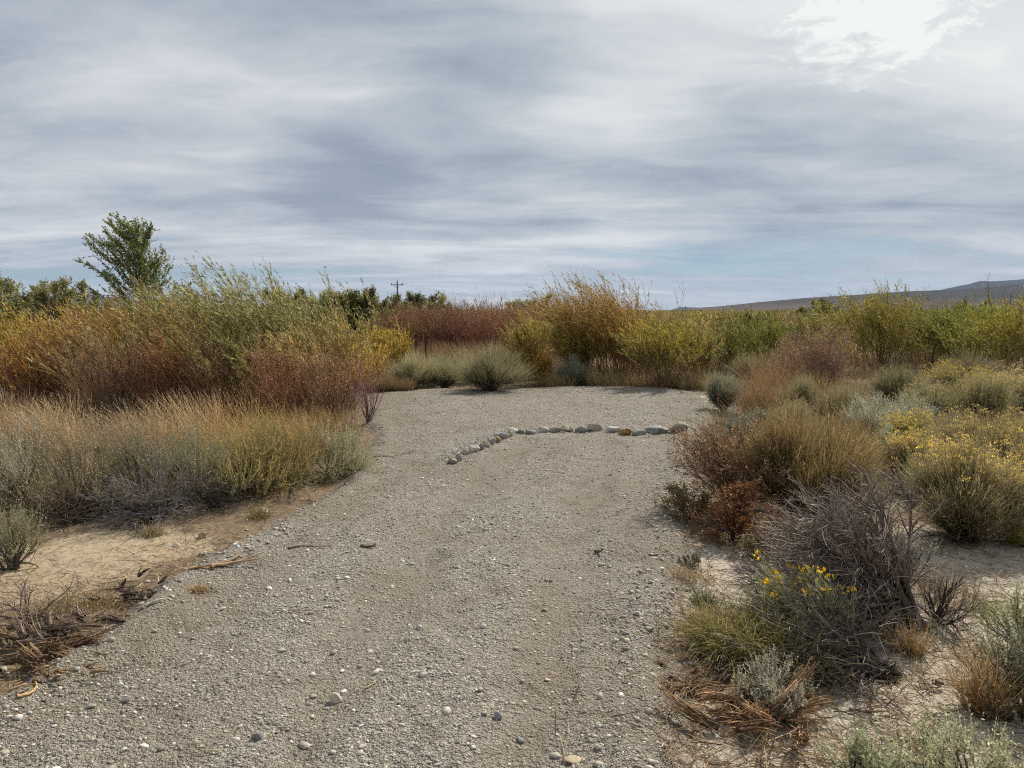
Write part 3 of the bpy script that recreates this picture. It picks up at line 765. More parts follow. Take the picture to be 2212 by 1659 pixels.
def crown_tree(name, loc, H, R, seed, label, cat='tree', group=None, leaf=((0.06, 0.075, 0.025),), n=16000, ll=0.10, lw=0.045, trunk=(0.10, 0.085, 0.07), lean=(0, 0, 0), low=0.1, k=26, clump=0.5, r=0.05):
    """bushy tree: trunk with limbs, clumps of leaves round the ends of the branches"""
    rng = np.random.default_rng(seed)
    root = empty(name, loc, label, cat, group)
    S = grow(rng, np.zeros((5, 3)) + disk(rng, 5, 0.25 * R), out_dirs(rng, 5, 0.5), H * 0.72 * rng.uniform(0.8, 1.05, 5), 6, wig=0.05, lean=lean)
    mb = MB(); tube(mb, rng, S, r, r * 0.3, trunk, trunk, 7, mot=0.2)
    B, _, _ = branch(rng, S, k, low, 1.0, min(R * 0.8, H * 0.5), 0.8, 5, wig=0.08, up=0.12, lean=lean)
    tube(mb, rng, B, r * 0.35, r * 0.1, trunk, trunk, 5)
    mb.build('trunk', M_WOOD, root)
    mb = MB()
    T, _, _ = branch(rng, B, k * 16, 0.2, 1.0, min(R * 0.42, H * 0.19), clump, 4, wig=0.08, up=0.35, lean=lean)
    ribbon(mb, rng, T, 0.010, 0.004, trunk, np.array(leaf[0]) * 0.8)
    per = pal(rng, leaf, len(T), 0.28)
    i = rng.integers(0, len(T), n); p, tg = on(T, i, rng.uniform(0.1, 1.0, n))
    leaves(mb, rng, p + rng.normal(0, 0.035, (n, 3)), tg + rng.normal(0, 0.6, (n, 3)), ll, lw, per[i] * rng.uniform(0.8, 1.2, (n, 1)))
    mb.build('crown', M_LEAF, root)
    return root

# ------------------------------------------------------------------ the cobbles across the track
def cobbles():
    T = {'tan': (0.44, 0.40, 0.31), 'grey': (0.31, 0.315, 0.31), 'pale': (0.52, 0.50, 0.46), 'ochre': (0.42, 0.31, 0.13), 'rust': (0.36, 0.22, 0.07), 'pink': (0.40, 0.365, 0.33), 'olive': (0.37, 0.355, 0.28), 'brown': (0.37, 0.31, 0.25), 'dark': (0.22, 0.225, 0.23)}
    L = [(627, 474, 58, 40, 'brown', 'brownish grey cobble at the near left end of the row of stones'),
         (664, 454, 38, 44, 'pink', 'small upright pinkish cobble next to the end stone of the row'),
         (706, 420, 50, 34, 'tan', 'mottled tan cobble leaning on the white cobble near the left end'),
         (738, 412, 30, 28, 'olive', 'tiny olive cobble wedged in front of the big white cobble'),
         (762, 404, 66, 44, 'pale', 'large whitish cobble, brightest of the slanting left arm of stones'),
         (797, 392, 38, 42, 'dark', 'dark grey cobble squeezed behind the large whitish cobble'),
         (831, 375, 48, 44, 'tan', 'cream cobble with grey face between a dark grey and a pinkish grey one'),
         (857, 359, 52, 46, 'pink', 'pinkish grey cobble just before the ochre yellow one'),
         (890, 343, 56, 40, 'ochre', 'ochre yellow cobble in the slanting left arm of stones'),
         (908, 326, 66, 48, 'grey', 'big blue grey cobble behind the ochre yellow one'),
         (944, 316, 38, 36, 'tan', 'small cream orange cobble right of the big blue grey one'),
         (968, 307, 48, 38, 'olive', 'greenish cobble before the bend of the row of stones'),
         (984, 293, 58, 40, 'pale', 'pale smooth cobble at the bend of the row of stones'),
         (1032, 290, 42, 36, 'olive', 'round olive grey cobble right after the bend of the row'),
         (1086, 293, 62, 32, 'grey', 'low jagged blue grey cobble followed by a white chip'),
         (1162, 287, 62, 36, 'pale', 'pale cobble with grey cracks in the straight part of the row'),
         (1231, 283, 74, 38, 'tan', 'long cream cobble left of the notched one'),
         (1309, 281, 78, 41, 'tan', 'notched cream cobble with a dip in its top'),
         (1386, 282, 70, 43, 'grey', 'smooth mid grey cobble left of the tallest tan one'),
         (1465, 276, 90, 50, 'tan', 'tallest rounded tan cobble left of the gap in the row'),
         (1581, 283, 80, 38, 'pale', 'flat white grey cobble right of the gap in the row'),
         (1650, 297, 76, 41, 'rust', 'rust orange blocky cobble beside a cracked grey one'),
         (1725, 299, 82, 34, 'olive', 'low cracked grey tan cobble between the rust one and the long slab'),
         (1840, 294, 146, 50, 'grey', 'longest grey slab cobble with a dark crack along its side'),
         (1972, 293, 108, 56, 'olive', 'big smooth grey green cobble at the right end of the row')]
    V, F = ico(4)
    for k, (X, Y, w, h, c, lab) in enumerate(L):
        rng = np.random.default_rng(100 + k)
        px, py = (1300 + X * 0.633) * 0.576, (1450 + Y * 0.633) * 0.576
        x, y = at(px, py); s = 0.633 * 0.576 / FPX * y
        W_, H_ = w * s * 1.08, h * s * 0.98
        dep = min(max(H_ * 1.15, W_ * 0.6), W_ * 0.95)
        D = V.copy()
        for q in range(10):                      # worn facets: cut the ball with blunt planes
            nrm = unit(rng.normal(0, 1, 3)); lim = rng.uniform(0.58, 0.82)
            dd = D @ nrm; ov = np.maximum(dd - lim, 0); D = D - ov[:, None] * nrm * 0.85
        D = D * (1 + 0.10 * (fbm(D[:, 0:1] * 1.7 + k * 7, D[:, 1:2] * 1.7 + D[:, 2:3] * 2.1, k, 3) - 0.5)
                 + 0.035 * (fbm(D[:, 0:1] * 7 + k, D[:, 1:2] * 7 + D[:, 2:3] * 6, k, 3) - 0.5))
        if k == 17: D[:, 2] -= 0.35 * np.exp(-((D[:, 0] - 0.15) / 0.16) ** 2) * (D[:, 2] > 0)
        if k in (23, 22, 14): D *= (1 - 0.07 * np.exp(-((D[:, 2:3] + 0.15 * D[:, 0:1] - 0.05) / 0.06) ** 2))
        D = D / (D.max(0) - D.min(0)) * np.array([W_, dep, H_ * 1.18])
        an = rng.uniform(-0.12, 0.12); ca, sa = math.cos(an), math.sin(an)
        D = np.stack([D[:, 0] * ca - D[:, 2] * sa, D[:, 1], D[:, 0] * sa + D[:, 2] * ca], -1)
        D[:, 2] -= D[:, 2].min() + H_ * 0.24
        mb = MB(); mb.add(D, F, np.array(T[c]) * rng.uniform(0.66, 0.84))
        o = mb.build('cobble', M_STONE, smooth=True)
        yy = y + dep * 0.5
        o.location = (x * yy / y, yy, gz(x, y)); tag(o, lab, 'stone', 'cobbles laid in a row across the track')
cobbles()

def loose_stones():
    V, F = ico(3)
    L = [(725, 1520, 34, 30, (0.46, 0.41, 0.32), 'large cream stone half sunk in the gravel, beside smaller ones, lower middle left'),
         (1075, 1568, 26, 22, (0.24, 0.235, 0.24), 'dark grey stone among the gravel near the bottom, right of centre'),
         (556, 1618, 30, 22, (0.17, 0.165, 0.17), 'blackish angular stone in the gravel at the bottom, left of centre'),
         (437, 1002, 22, 14, (0.4, 0.36, 0.28), 'tan stone hidden in front of the grey shrubs'),
         (437, 1155, 24, 20, (0.30, 0.23, 0.15), 'brown clod on the edge of the pale left bank'),
         (595, 1053, 22, 14, (0.50, 0.46, 0.38), 'pale flat stone by the grass at the left edge of the gravel'),
         (570, 1098, 26, 14, (0.46, 0.42, 0.34), 'lower flat stone of the left rubble beside the shrubs'),
         (380, 1172, 20, 16, (0.52, 0.48, 0.40), 'pale stone on the left verge below the brown clod'),
         (1235, 1660, 54, 9, (0.36, 0.30, 0.20), 'big flat yellowish stone cut off by the bottom edge'),
         (1688, 768, 20, 10, (0.75, 0.74, 0.72), 'bright white stone in the green willows on the right'),
         (992, 776, 14, 9, (0.75, 0.74, 0.72), 'small bright white stone behind the rabbitbrush in the middle'),
         (1960, 1190, 40, 24, (0.34, 0.30, 0.26), 'greyish stone in the shade under the big right shrub'),
         (1480, 1640, 46, 30, (0.40, 0.33, 0.25), 'pinkish tan stone under the brown split roots, bottom right')]
    for k, (px, py, w, h, c, lab) in enumerate(L):
        rng = np.random.default_rng(300 + k); x, y = at(px, py); s = y / FPX * 0.8
        D = V.copy()
        for q in range(9):
            nrm = unit(rng.normal(0, 1, 3)); dd = D @ nrm; D = D - np.maximum(dd - rng.uniform(0.55, 0.8), 0)[:, None] * nrm * 0.85
        D = D / (D.max(0) - D.min(0)) * np.array([w * s, w * s * 0.8, h * s * 1.3]); D[:, 2] += h * s * 0.3
        mb = MB(); mb.add(D, F, c); o = mb.build('stone', M_STONE, smooth=True)
        o.location = (x, y, gz(x, y)); tag(o, lab, 'stone')
loose_stones()

# ------------------------------------------------------------------ power line, fence posts
def solid_mat(name, c, rough=0.8, metal=0.0):
    m = bpy.data.materials.new(name); m.use_nodes = True; N = NT(m.node_tree)
    tc = N.n('ShaderNodeTexCoord').outputs['Object']; nz = N.noise(tc, 8, 5, 0.7)
    b = N.n('ShaderNodeBsdfPrincipled'); N.put(b.inputs['Base Color'], N.mix(nz, tuple(q * 0.7 for q in c) + (1,), tuple(min(1, q * 1.25) for q in c) + (1,)))
    b.inputs['Roughness'].default_value = rough; b.inputs['Metallic'].default_value = metal
    out = N.n('ShaderNodeOutputMaterial'); N.nt.links.new(b.outputs[0], out.inputs[0]); return m
M_POLE = solid_mat('pole_wood', (0.075, 0.055, 0.045)); M_INS = solid_mat('insulator', (0.05, 0.035, 0.03), 0.3); M_RUST = solid_mat('rusty_steel', (0.07, 0.035, 0.025), 0.7, 0.3)
M_WIRE = solid_mat('wire', (0.12, 0.12, 0.12), 0.5)
def seg(mb, a, b, r, sides=8):
    rng = np.random.default_rng(1); P = np.array([[a, b]], float).reshape(1, 2, 3)
    tube(mb, rng, P, r, r, (0.1, 0.1, 0.1), (0.1, 0.1, 0.1), sides, 0, 0.0)
def pole(px, top, d, arm, label, foot_z=0.0):
    x, y, h = at_d(px, top, d)
    r = empty('power_pole', (x, y, foot_z), label, 'power pole', 'poles of the distant power line')
    m = MB(); P = np.array([[(0, 0, -0.5), (0, 0, h * 0.5), (0, 0, h)]], float); tube(m, np.random.default_rng(2), P, 0.19, 0.13, (0.1,) * 3, (0.1,) * 3, 10, 0, 0.03); m.build('pole', M_POLE, r)
    if arm:
        za = h - 0.75
        m = MB(); V = np.array([(sx * arm / 2, sy * 0.07 - 0.2, za + sz * 0.075) for sx in (-1, 1) for sy in (-1, 1) for sz in (-1, 1)], float)
        m.add(V, [[0, 1, 3, 2], [4, 6, 7, 5], [0, 4, 5, 1], [2, 3, 7, 6], [0, 2, 6, 4], [1, 5, 7, 3]], (0.1,) * 3); m.build('crossarm', M_POLE, r)
        m = MB(); seg(m, (-arm * 0.28, -0.2, za), (0, -0.2, za - 0.75), 0.035); m.build('brace', M_POLE, r)
        m = MB(); seg(m, (arm * 0.28, -0.2, za), (0, -0.2, za - 0.75), 0.035); m.build('brace', M_POLE, r)
        for q in (-0.46, 0.40, 0.47):
            m = MB(); seg(m, (arm * q, -0.2, za + 0.05), (arm * q, -0.2, za + 0.30), 0.085); m.build('insulator', M_INS, r)
        m = MB(); seg(m, (0, 0, h), (0, 0, h + 0.3), 0.085); m.build('insulator', M_INS, r)
    return np.array([x, y, h])
def power_line():
    p0 = pole(858, 608, 170, 2.7, 'nearest dark wooden power pole with crossarm above the green trees')
    p1 = pole(1190, 645, 290, 2.6, 'second power pole with pale crossarm poking above the round grey green bush')
    p2 = pole(1372, 660, 420, 2.4, 'third small power pole just right of the tall orange willow')
    p3 = pole(1481, 660, 520, 0, 'thin bare pole standing before the low hill end')
    p4 = pole(1597, 661, 640, 0, 'farthest tiny bare pole in front of the long hill')
    for a, b, lab in ((p0, p1, 'power wires sagging right from the nearest pole'), (p1, p2, 'power wires between the second and third poles'), (p2, p3, 'power wires between the third pole and the bare pole')):
        t = np.linspace(0, 1, 25); mb = MB()
        for off in (-1.2, 1.1, 1.25):
            Q = a[None] * (1 - t[:, None]) + b[None] * t[:, None]; Q[:, 2] += -0.45 - 4 * 1.3 * t * (1 - t); Q[:, 0] += off
            tube(mb, np.random.default_rng(3), Q[None], 0.012, 0.012, (0.1,) * 3, (0.1,) * 3, 4, 0, 0)
        o = mb.build('power_wires', M_WIRE); tag(o, lab, 'wires')
power_line()
def fence_posts():
    for px, top, d, lab in ((898, 714, 19.5, 'dark steel fence post, left one of a pair before the red willows'), (919, 719, 19.8, 'dark steel fence post, right one of a pair before the red willows'),
                            (2012, 748, 19.0, 'leaning rusty fence post below the green willows on the right')):
        x, y, h = at_d(px, top, d); r = empty('fence_post', (x, y, 0), lab, 'fence post')
        m = MB(); q = 0.022
        V = np.array([(a, b, c) for c in (-0.2, h) for a, b in ((-q, 0), (q, 0), (q, 0.006), (0.003, 0.006), (0.003, 0.035), (-0.003, 0.035), (-0.003, 0.006), (-q, 0.006))], float)
        m.add(V, [[i, (i + 1) % 8, 8 + (i + 1) % 8, 8 + i] for i in range(8)], (0.1,) * 3); m.build('stake', M_RUST, r)
        m = MB(); P = np.array([[(0, -0.006, h - 0.06), (0, -0.006, h - 0.16)]], float); tube(m, np.random.default_rng(4), P, 0.008, 0.008, (0.1,) * 3, (0.1,) * 3, 5); m.build('wire_clip', M_RUST, r)
        if px > 2000: r.rotation_euler = (0, R_(6), 0)
fence_posts()

# ------------------------------------------------------------------ plants
GRN = ((0.175, 0.19, 0.04), (0.23, 0.24, 0.05), (0.115, 0.13, 0.03), (0.33, 0.32, 0.11), (0.46, 0.43, 0.22))  # last pale tone paints leaf glints as well as silvery undersides
YEL = ((0.48, 0.34, 0.055), (0.36, 0.27, 0.05), (0.56, 0.39, 0.06), (0.27, 0.22, 0.045))
ORA = ((0.44, 0.24, 0.055), (0.34, 0.18, 0.045), (0.54, 0.33, 0.09), (0.28, 0.20, 0.05))
OLV = ((0.25, 0.22, 0.06), (0.19, 0.175, 0.05), (0.34, 0.28, 0.09), (0.42, 0.35, 0.15))
BRN = ((0.30, 0.17, 0.065), (0.21, 0.12, 0.055), (0.38, 0.25, 0.12))
RED = ((0.15, 0.055, 0.045), (0.19, 0.08, 0.06))
REDSTEM = ((0.20, 0.085, 0.065), (0.28, 0.14, 0.085))
LEFT = (-0.42, 0.05, 0.0)

def wil(px, base, top, wide, seed, label, d=None, **kw):
    loc, H, R = spot(px, base, top, wide, d)
    return willow('willow_shrub', loc, H, R, seed, label, **kw)
def brm(px, base, top, wide, seed, label, d=None, name='rabbitbrush', cat='rabbitbrush', **kw):
    loc, H, R = spot(px, base, top, wide, d)
    return broom(name, loc, H * 1.06, R * (1.45 if loc[1] > 7 and px > 1700 else 1.22), seed, label, cat=cat, **kw)
def sg(px, base, top, wide, seed, label, d=None, name='sagebrush', **kw):
    loc, H, R = spot(px, base, top, wide, d)
    return sage(name, loc, H, R, seed, label, **kw)
def gr(px, base, top, wide, seed, label, d=None, **kw):
    loc, H, R = spot(px, base, top, wide, d)
    return grass('grass_clump', loc, H, R, seed, label, **kw)
def br(px, base, top, wide, seed, label, d=None, name='dead_shrub', cat='dead shrub', **kw):
    loc, H, R = spot(px, base, top, wide, d)
    return bare(name, loc, H, R, seed, label, cat=cat, **kw)

def left_thicket():
    g = 'willows of the left thicket'
    wil(40, 905, 668, 330, 11, 'willow at the far left with golden yellow crown over red brown stems', leaf=YEL, low=ORA, stem=REDSTEM, lean=LEFT, group=g, n=90, d=11.2, dens=1.3, t0=0.30)
    wil(-110, 905, 660, 330, 20, 'willow cut off by the left edge with dull orange leaves', leaf=ORA, low=ORA, stem=REDSTEM, lean=LEFT, group=g, n=80, d=12.5, dens=1.2)
    wil(165, 900, 672, 300, 12, 'golden orange willow between the far left one and the bare arching stems', leaf=YEL, low=ORA, stem=REDSTEM, lean=LEFT, group=g, n=90, d=11.8, dens=1.3, t0=0.42)
    wil(290, 895, 655, 300, 13, 'orange brown willow in front of the young tree', leaf=ORA + YEL[:1], low=BRN, stem=REDSTEM, lean=LEFT, group=g, n=90, d=11.4, dens=1.2, t0=0.22)
    wil(400, 895, 640, 280, 14, 'olive and orange willow left of the tallest green one', leaf=OLV + ORA[:1], low=BRN, stem=REDSTEM, lean=LEFT, group=g, n=90, d=11.6, dens=1.3, t0=0.33)
    wil(530, 892, 600, 300, 15, 'tallest green willow of the left thicket with plumes blown to the left', leaf=GRN, low=OLV, stem=REDSTEM, lean=(-0.5, 0, 0), group=g, n=110, d=11.8, dens=1.9, t0=0.40)
    wil(650, 890, 618, 270, 16, 'broad green willow on the right shoulder of the left thicket', leaf=GRN, low=OLV, stem=REDSTEM, lean=(-0.5, 0, 0), group=g, n=110, d=11.9, dens=1.7, t0=0.28)
    wil(730, 885, 690, 170, 17, 'yellow green willow sloping down at the right end of the left thicket', leaf=OLV + YEL[:1], low=ORA, stem=REDSTEM, lean=(-0.3, 0, 0), group=g, n=80, d=12.3, dens=1.0, t0=0.20)
    wil(455, 870, 612, 230, 18, 'pale grey green willow behind and left of the tallest green one', leaf=((0.20, 0.20, 0.09), (0.25, 0.24, 0.12), (0.15, 0.16, 0.07)), low=OLV, stem=REDSTEM, lean=LEFT, group=g, n=90, d=14, dens=1.5, t0=0.25)
    wil(780, 870, 735, 110, 19, 'low orange and yellow willow at the corner of the gravel', leaf=YEL, low=ORA, stem=REDSTEM, lean=(-0.2, 0, 0), group=g, n=50, d=15, dens=0.6, t0=0.15)
    wil(265, 915, 728, 120, 21, 'low olive willow poking through the dark bare stems', leaf=OLV, low=ORA, stem=REDSTEM, lean=LEFT, group=g, n=45, d=10.5, dens=0.7, t0=0.3)
    wil(545, 915, 705, 150, 22, 'lower green willow in front of the tallest green one', leaf=GRN[:3] + OLV[:1], low=OLV, stem=REDSTEM, lean=LEFT, group=g, n=55, d=10.6, dens=0.9, t0=0.35)
    wil(660, 905, 720, 120, 23, 'lower olive gold willow in front of the broad green one', leaf=OLV + ORA[:1], low=BRN, stem=REDSTEM, lean=LEFT, group=g, n=45, d=10.8, dens=0.7, t0=0.35)
    wil(100, 915, 735, 130, 24, 'lower orange willow in front of the far left golden one', leaf=ORA, low=BRN, stem=REDSTEM, lean=LEFT, group=g, n=45, d=10.6, dens=0.7, t0=0.3)
    wil(400, 915, 730, 120, 25, 'lower rusty willow left of the grey mauve bare stems', leaf=ORA[:2] + BRN, low=BRN, stem=REDSTEM, lean=LEFT, group=g, n=45, d=10.5, dens=0.7, t0=0.3)
    # bare stems in front of the thicket
    rs = ((0.20, 0.10, 0.09), (0.30, 0.19, 0.17))
    for k, (px, b, t, w, d, lab) in enumerate([(90, 925, 715, 200, 10.5, 'maroon leafless willow stems at the left edge'), (215, 935, 735, 180, 10.0, 'dark bare stems fanning up under the orange willow'),
            (335, 925, 750, 170, 10.2, 'dense red brown bare stems left of the middle of the thicket'), (465, 925, 720, 170, 10.3, 'grey mauve bare stems below the olive willow'),
            (600, 935, 745, 180, 10.0, 'purplish bare stems below the tallest green willow'), (720, 905, 765, 150, 10.5, 'pinkish bare stems at the right end of the thicket')]):
        br(px, b, t, w, 40 + k, lab, d=d, name='bare_willow', cat='bare shrub', c=((0.16, 0.08, 0.05), (0.38, 0.25, 0.14)) if k % 2 else ((0.19, 0.08, 0.05), (0.33, 0.17, 0.09)), k=48, n2=5, n3=20, r=0.006, lean=(-0.3, 0, 0), up=0.35, wig=0.05,
           splay=0.55, leafcol=((0.45, 0.26, 0.12), (0.36, 0.16, 0.08), (0.5, 0.33, 0.15)), nleaf=2600, group='bare stems in front of the left thicket', tg=0.2)
    br(240, 900, 760, 320, 60, 'few long dead stems arching left over the thicket', d=9.9, name='arching_stems', k=9, n2=2, n3=4, r=0.007, lean=(-0.9, 0, -0.15), wig=0.05, c=((0.06, 0.045, 0.05), (0.34, 0.28, 0.26)), up=0.1, splay=0.5)
    # the red-twigged shrub leaning at the corner of the gravel
    loc, H, R = spot(795, 918, 770, 90)
    bare('red_twig_shrub', loc, H, R, 61, 'bare reddish mauve shrub with long arching twigs at the left corner of the gravel', 'bare shrub', c=((0.16, 0.10, 0.10), (0.33, 0.18, 0.16)), k=26, n2=3, n3=5, r=0.0055,
         lean=(-0.35, 0, 0.0), splay=0.5, up=0.3, wig=0.04, leafcol=((0.42, 0.24, 0.16),), nleaf=250)

def young_tree():
    x, y, _ = at_d(318, 720, 19.0); H = at_d(300, 466, 19.0)[2] * 0.89
    rng = np.random.default_rng(70)
    root = empty('young_tree', (x, y, gz(x, y)), 'slender young tree with sparse dark green leaves rising above the left thicket', 'tree')
    mb = MB()
    S = grow(rng, np.zeros((1, 3)), np.array([[-0.02, 0, 1.0]]), H * 0.97, 10, wig=0.02, lean=(-0.05, 0, 0)); tube(mb, rng, S, 0.05, 0.006, (0.12, 0.10, 0.085), (0.13, 0.11, 0.08), 7, mot=0.2)
    n = 80; t = np.linspace(0.16, 0.97, n); p, tg = on(S, np.zeros(n, int), t)
    an = np.arange(n) * 2.4; d = np.stack([np.cos(an) * 1.1, np.sin(an) * 0.9, 0.70 + 0.7 * t], -1)
    Ls = H * (0.10 + 0.52 * (1 - t) ** 0.75) * rng.uniform(0.7, 1.1, n) * np.where(np.cos(an) < 0, 1.22, 1.0)
    B = grow(rng, p, d, Ls, 6, lean=(-0.22, 0, 0), wig=0.04, up=0.04); tube(mb, rng, B, 0.012, 0.004, (0.12, 0.10, 0.08), (0.12, 0.12, 0.06), 5)
    mb.build('trunk', M_WOOD, root)
    mb = MB()
    T, _, _ = branch(rng, B, 1900, 0.12, 1.0, 0.32, 0.42, 4, lean=(-0.25, 0, 0), wig=0.06, up=0.25); ribbon(mb, rng, T, 0.006, 0.003, (0.10, 0.085, 0.05), (0.12, 0.12, 0.05))
    C = ((0.14, 0.175, 0.055), (0.09, 0.12, 0.04), (0.20, 0.225, 0.08), (0.29, 0.29, 0.13))
    leaves_on(mb, rng, T, 27000, 0.0, 1.0, 0.048, 0.027, pal(rng, C, 27000, 0.25), 0.8, bias=(-0.3, 0, -0.2))
    leaves_on(mb, rng, B, 900, 0.4, 1.0, 0.075, 0.042, pal(rng, C, 900, 0.25), 0.8)
    mb.build('crown', M_LEAF, root)
young_tree()
left_thicket()

def left_front():
    G1 = ((0.155, 0.15, 0.095), (0.20, 0.19, 0.125), (0.12, 0.12, 0.075))
    g = 'grey and tan shrubs along the left of the gravel'
    sg(20, 1100, 862, 330, 80, 'grey sagebrush at the left edge with stiff pale spikes', col=((0.33, 0.30, 0.21), (0.22, 0.20, 0.14), (0.42, 0.38, 0.28)), n=230, tall=0.8, lean=(-0.2, 0, 0), group=g, dens=0.6)
    sg(150, 1100, 880, 300, 81, 'grey tan shrub second from the left edge', col=((0.35, 0.28, 0.17), (0.25, 0.20, 0.12), (0.44, 0.36, 0.23)), n=220, tall=0.9, lean=(-0.2, 0, 0), group=g, dens=0.5)
    sg(290, 1090, 885, 290, 82, 'dull grey sagebrush above the tangle of dark dead twigs', col=((0.28, 0.25, 0.16), (0.19, 0.17, 0.11), (0.38, 0.33, 0.22)), n=220, tall=0.7, lean=(-0.2, 0, 0), group=g, dens=0.5)
    sg(415, 1075, 880, 290, 83, 'grey green sagebrush in the middle of the left verge', col=((0.24, 0.225, 0.14), (0.34, 0.31, 0.20)), n=220, tall=0.8, lean=(-0.2, 0, 0), group=g, dens=0.55)
    sg(520, 1062, 862, 240, 84, 'olive green tall shrub streaked with straw stalks', col=((0.31, 0.26, 0.09), (0.23, 0.20, 0.075), (0.42, 0.33, 0.14)), n=220, tall=0.9, lean=(-0.12, 0, 0), group=g, dens=0.5)
    sg(610, 1045, 868, 210, 85, 'upright grey green shrub with golden stalks behind', col=((0.33, 0.28, 0.13), (0.24, 0.22, 0.10)), n=200, tall=0.9, lean=(-0.1, 0, 0), group=g, dens=0.5)
    sg(715, 1022, 885, 170, 86, 'pale grey green shrub nearest the gravel at the right end of the left verge', col=((0.36, 0.34, 0.21), (0.27, 0.26, 0.15), (0.44, 0.41, 0.27)), n=190, tall=0.8, lean=(-0.08, 0, 0), group=g, dens=0.7)
    TAN = ((0.54, 0.40, 0.23), (0.42, 0.30, 0.16), (0.64, 0.50, 0.31), (0.30, 0.20, 0.10))
    g = 'straw coloured grass behind the left shrubs'
    for k, (px, b, t, w, lab, cc) in enumerate([(60, 1000, 870, 190, 'straw grass at the left edge behind the grey sagebrush', TAN), (190, 1000, 875, 200, 'pinkish straw grass between left shrubs', TAN),
            (300, 985, 850, 200, 'tall feathery straw grass in front of the maroon stems', TAN), (410, 1000, 850, 210, 'golden grass leaning left in the middle of the verge', TAN),
            (530, 990, 840, 200, 'tallest orange gold grass in front of the green willow', ((0.52, 0.33, 0.12), (0.42, 0.26, 0.10), (0.60, 0.41, 0.18))), (620, 985, 850, 170, 'dense golden brown grass beside the red brown stems', ((0.50, 0.31, 0.10), (0.40, 0.24, 0.09), (0.56, 0.37, 0.15))),
            (700, 975, 870, 130, 'golden grass ending at the gravel', ((0.40, 0.25, 0.10), (0.34, 0.22, 0.09))), (10, 960, 840, 200, 'faded grass under the far left willow', TAN), (130, 955, 850, 200, 'faded yellow grass under the golden willow', TAN),
            (590, 1020, 905, 100, 'narrow golden clump between grey green shrubs', ((0.38, 0.25, 0.09), (0.33, 0.22, 0.08)))]):
        gr(px, b + (k % 3) * 26, t - 4 + (k * 7 % 4) * 7 + (k % 3) * 8, w * (1.0 - 0.25 * (k % 3)), 90 + k, lab, c0=(0.26, 0.15, 0.06), c1=cc, seeds=cc, group=g, lean=(-0.32, 0, 0), n=(1500, 600, 1000)[k % 3], w=0.0045, splay=0.42, ns=(7000, 3000, 5000)[k % 3])
    # dark tangle of dead twigs
    br(330, 1118, 965, 300, 110, 'dark tangle of dead grey twigs hanging over the left bank', k=44, n2=12, n3=50, r=0.006, c=((0.055, 0.045, 0.045), (0.20, 0.18, 0.17)), splay=1.3, wig=0.14, up=-0.15, sp3=0.6)
    br(150, 1125, 1000, 280, 111, 'low brown dead twigs trailing over the left bank', k=34, n2=8, n3=30, r=0.005, c=((0.07, 0.05, 0.04), (0.27, 0.20, 0.14)), splay=1.4, wig=0.14, up=-0.2)
    br(450, 1090, 985, 190, 112, 'small dead brush right of the dark tangle', k=28, n2=8, n3=30, r=0.005, c=((0.06, 0.05, 0.045), (0.22, 0.18, 0.15)), splay=1.2, wig=0.14, up=-0.1)
    sg(28, 1218, 1068, 90, 113, 'upright speckled plant alone at the left edge below the bank', col=((0.30, 0.29, 0.17), (0.22, 0.23, 0.12), (0.42, 0.36, 0.24)), n=60, tall=1.1, dens=1.0, ll=0.012, lw=0.004)
    for k, (px, b, w, h, lab) in enumerate([(560, 1112, 60, 40, 'small rusty green weed by the left rubble'), (330, 1148, 50, 34, 'small green weed on the pale left bank'), (215, 1075, 60, 50, 'yellow green weed below the left tangle'),
                                             (430, 1290, 30, 20, 'tiny dry weed on the gravel edge'), (200, 1308, 120, 40, 'mossy green grass behind the left pile of wood'), (90, 1330, 160, 60, 'dry yellow green grass behind the left brush')]):
        gr(px, b, b - h, w, 120 + k, lab, c0=(0.13, 0.11, 0.04), c1=((0.26, 0.22, 0.09), (0.20, 0.20, 0.07), (0.34, 0.24, 0.11)), n=260, w=0.003, ns=500, splay=1.0, lean=(0, 0, 0))
left_front()

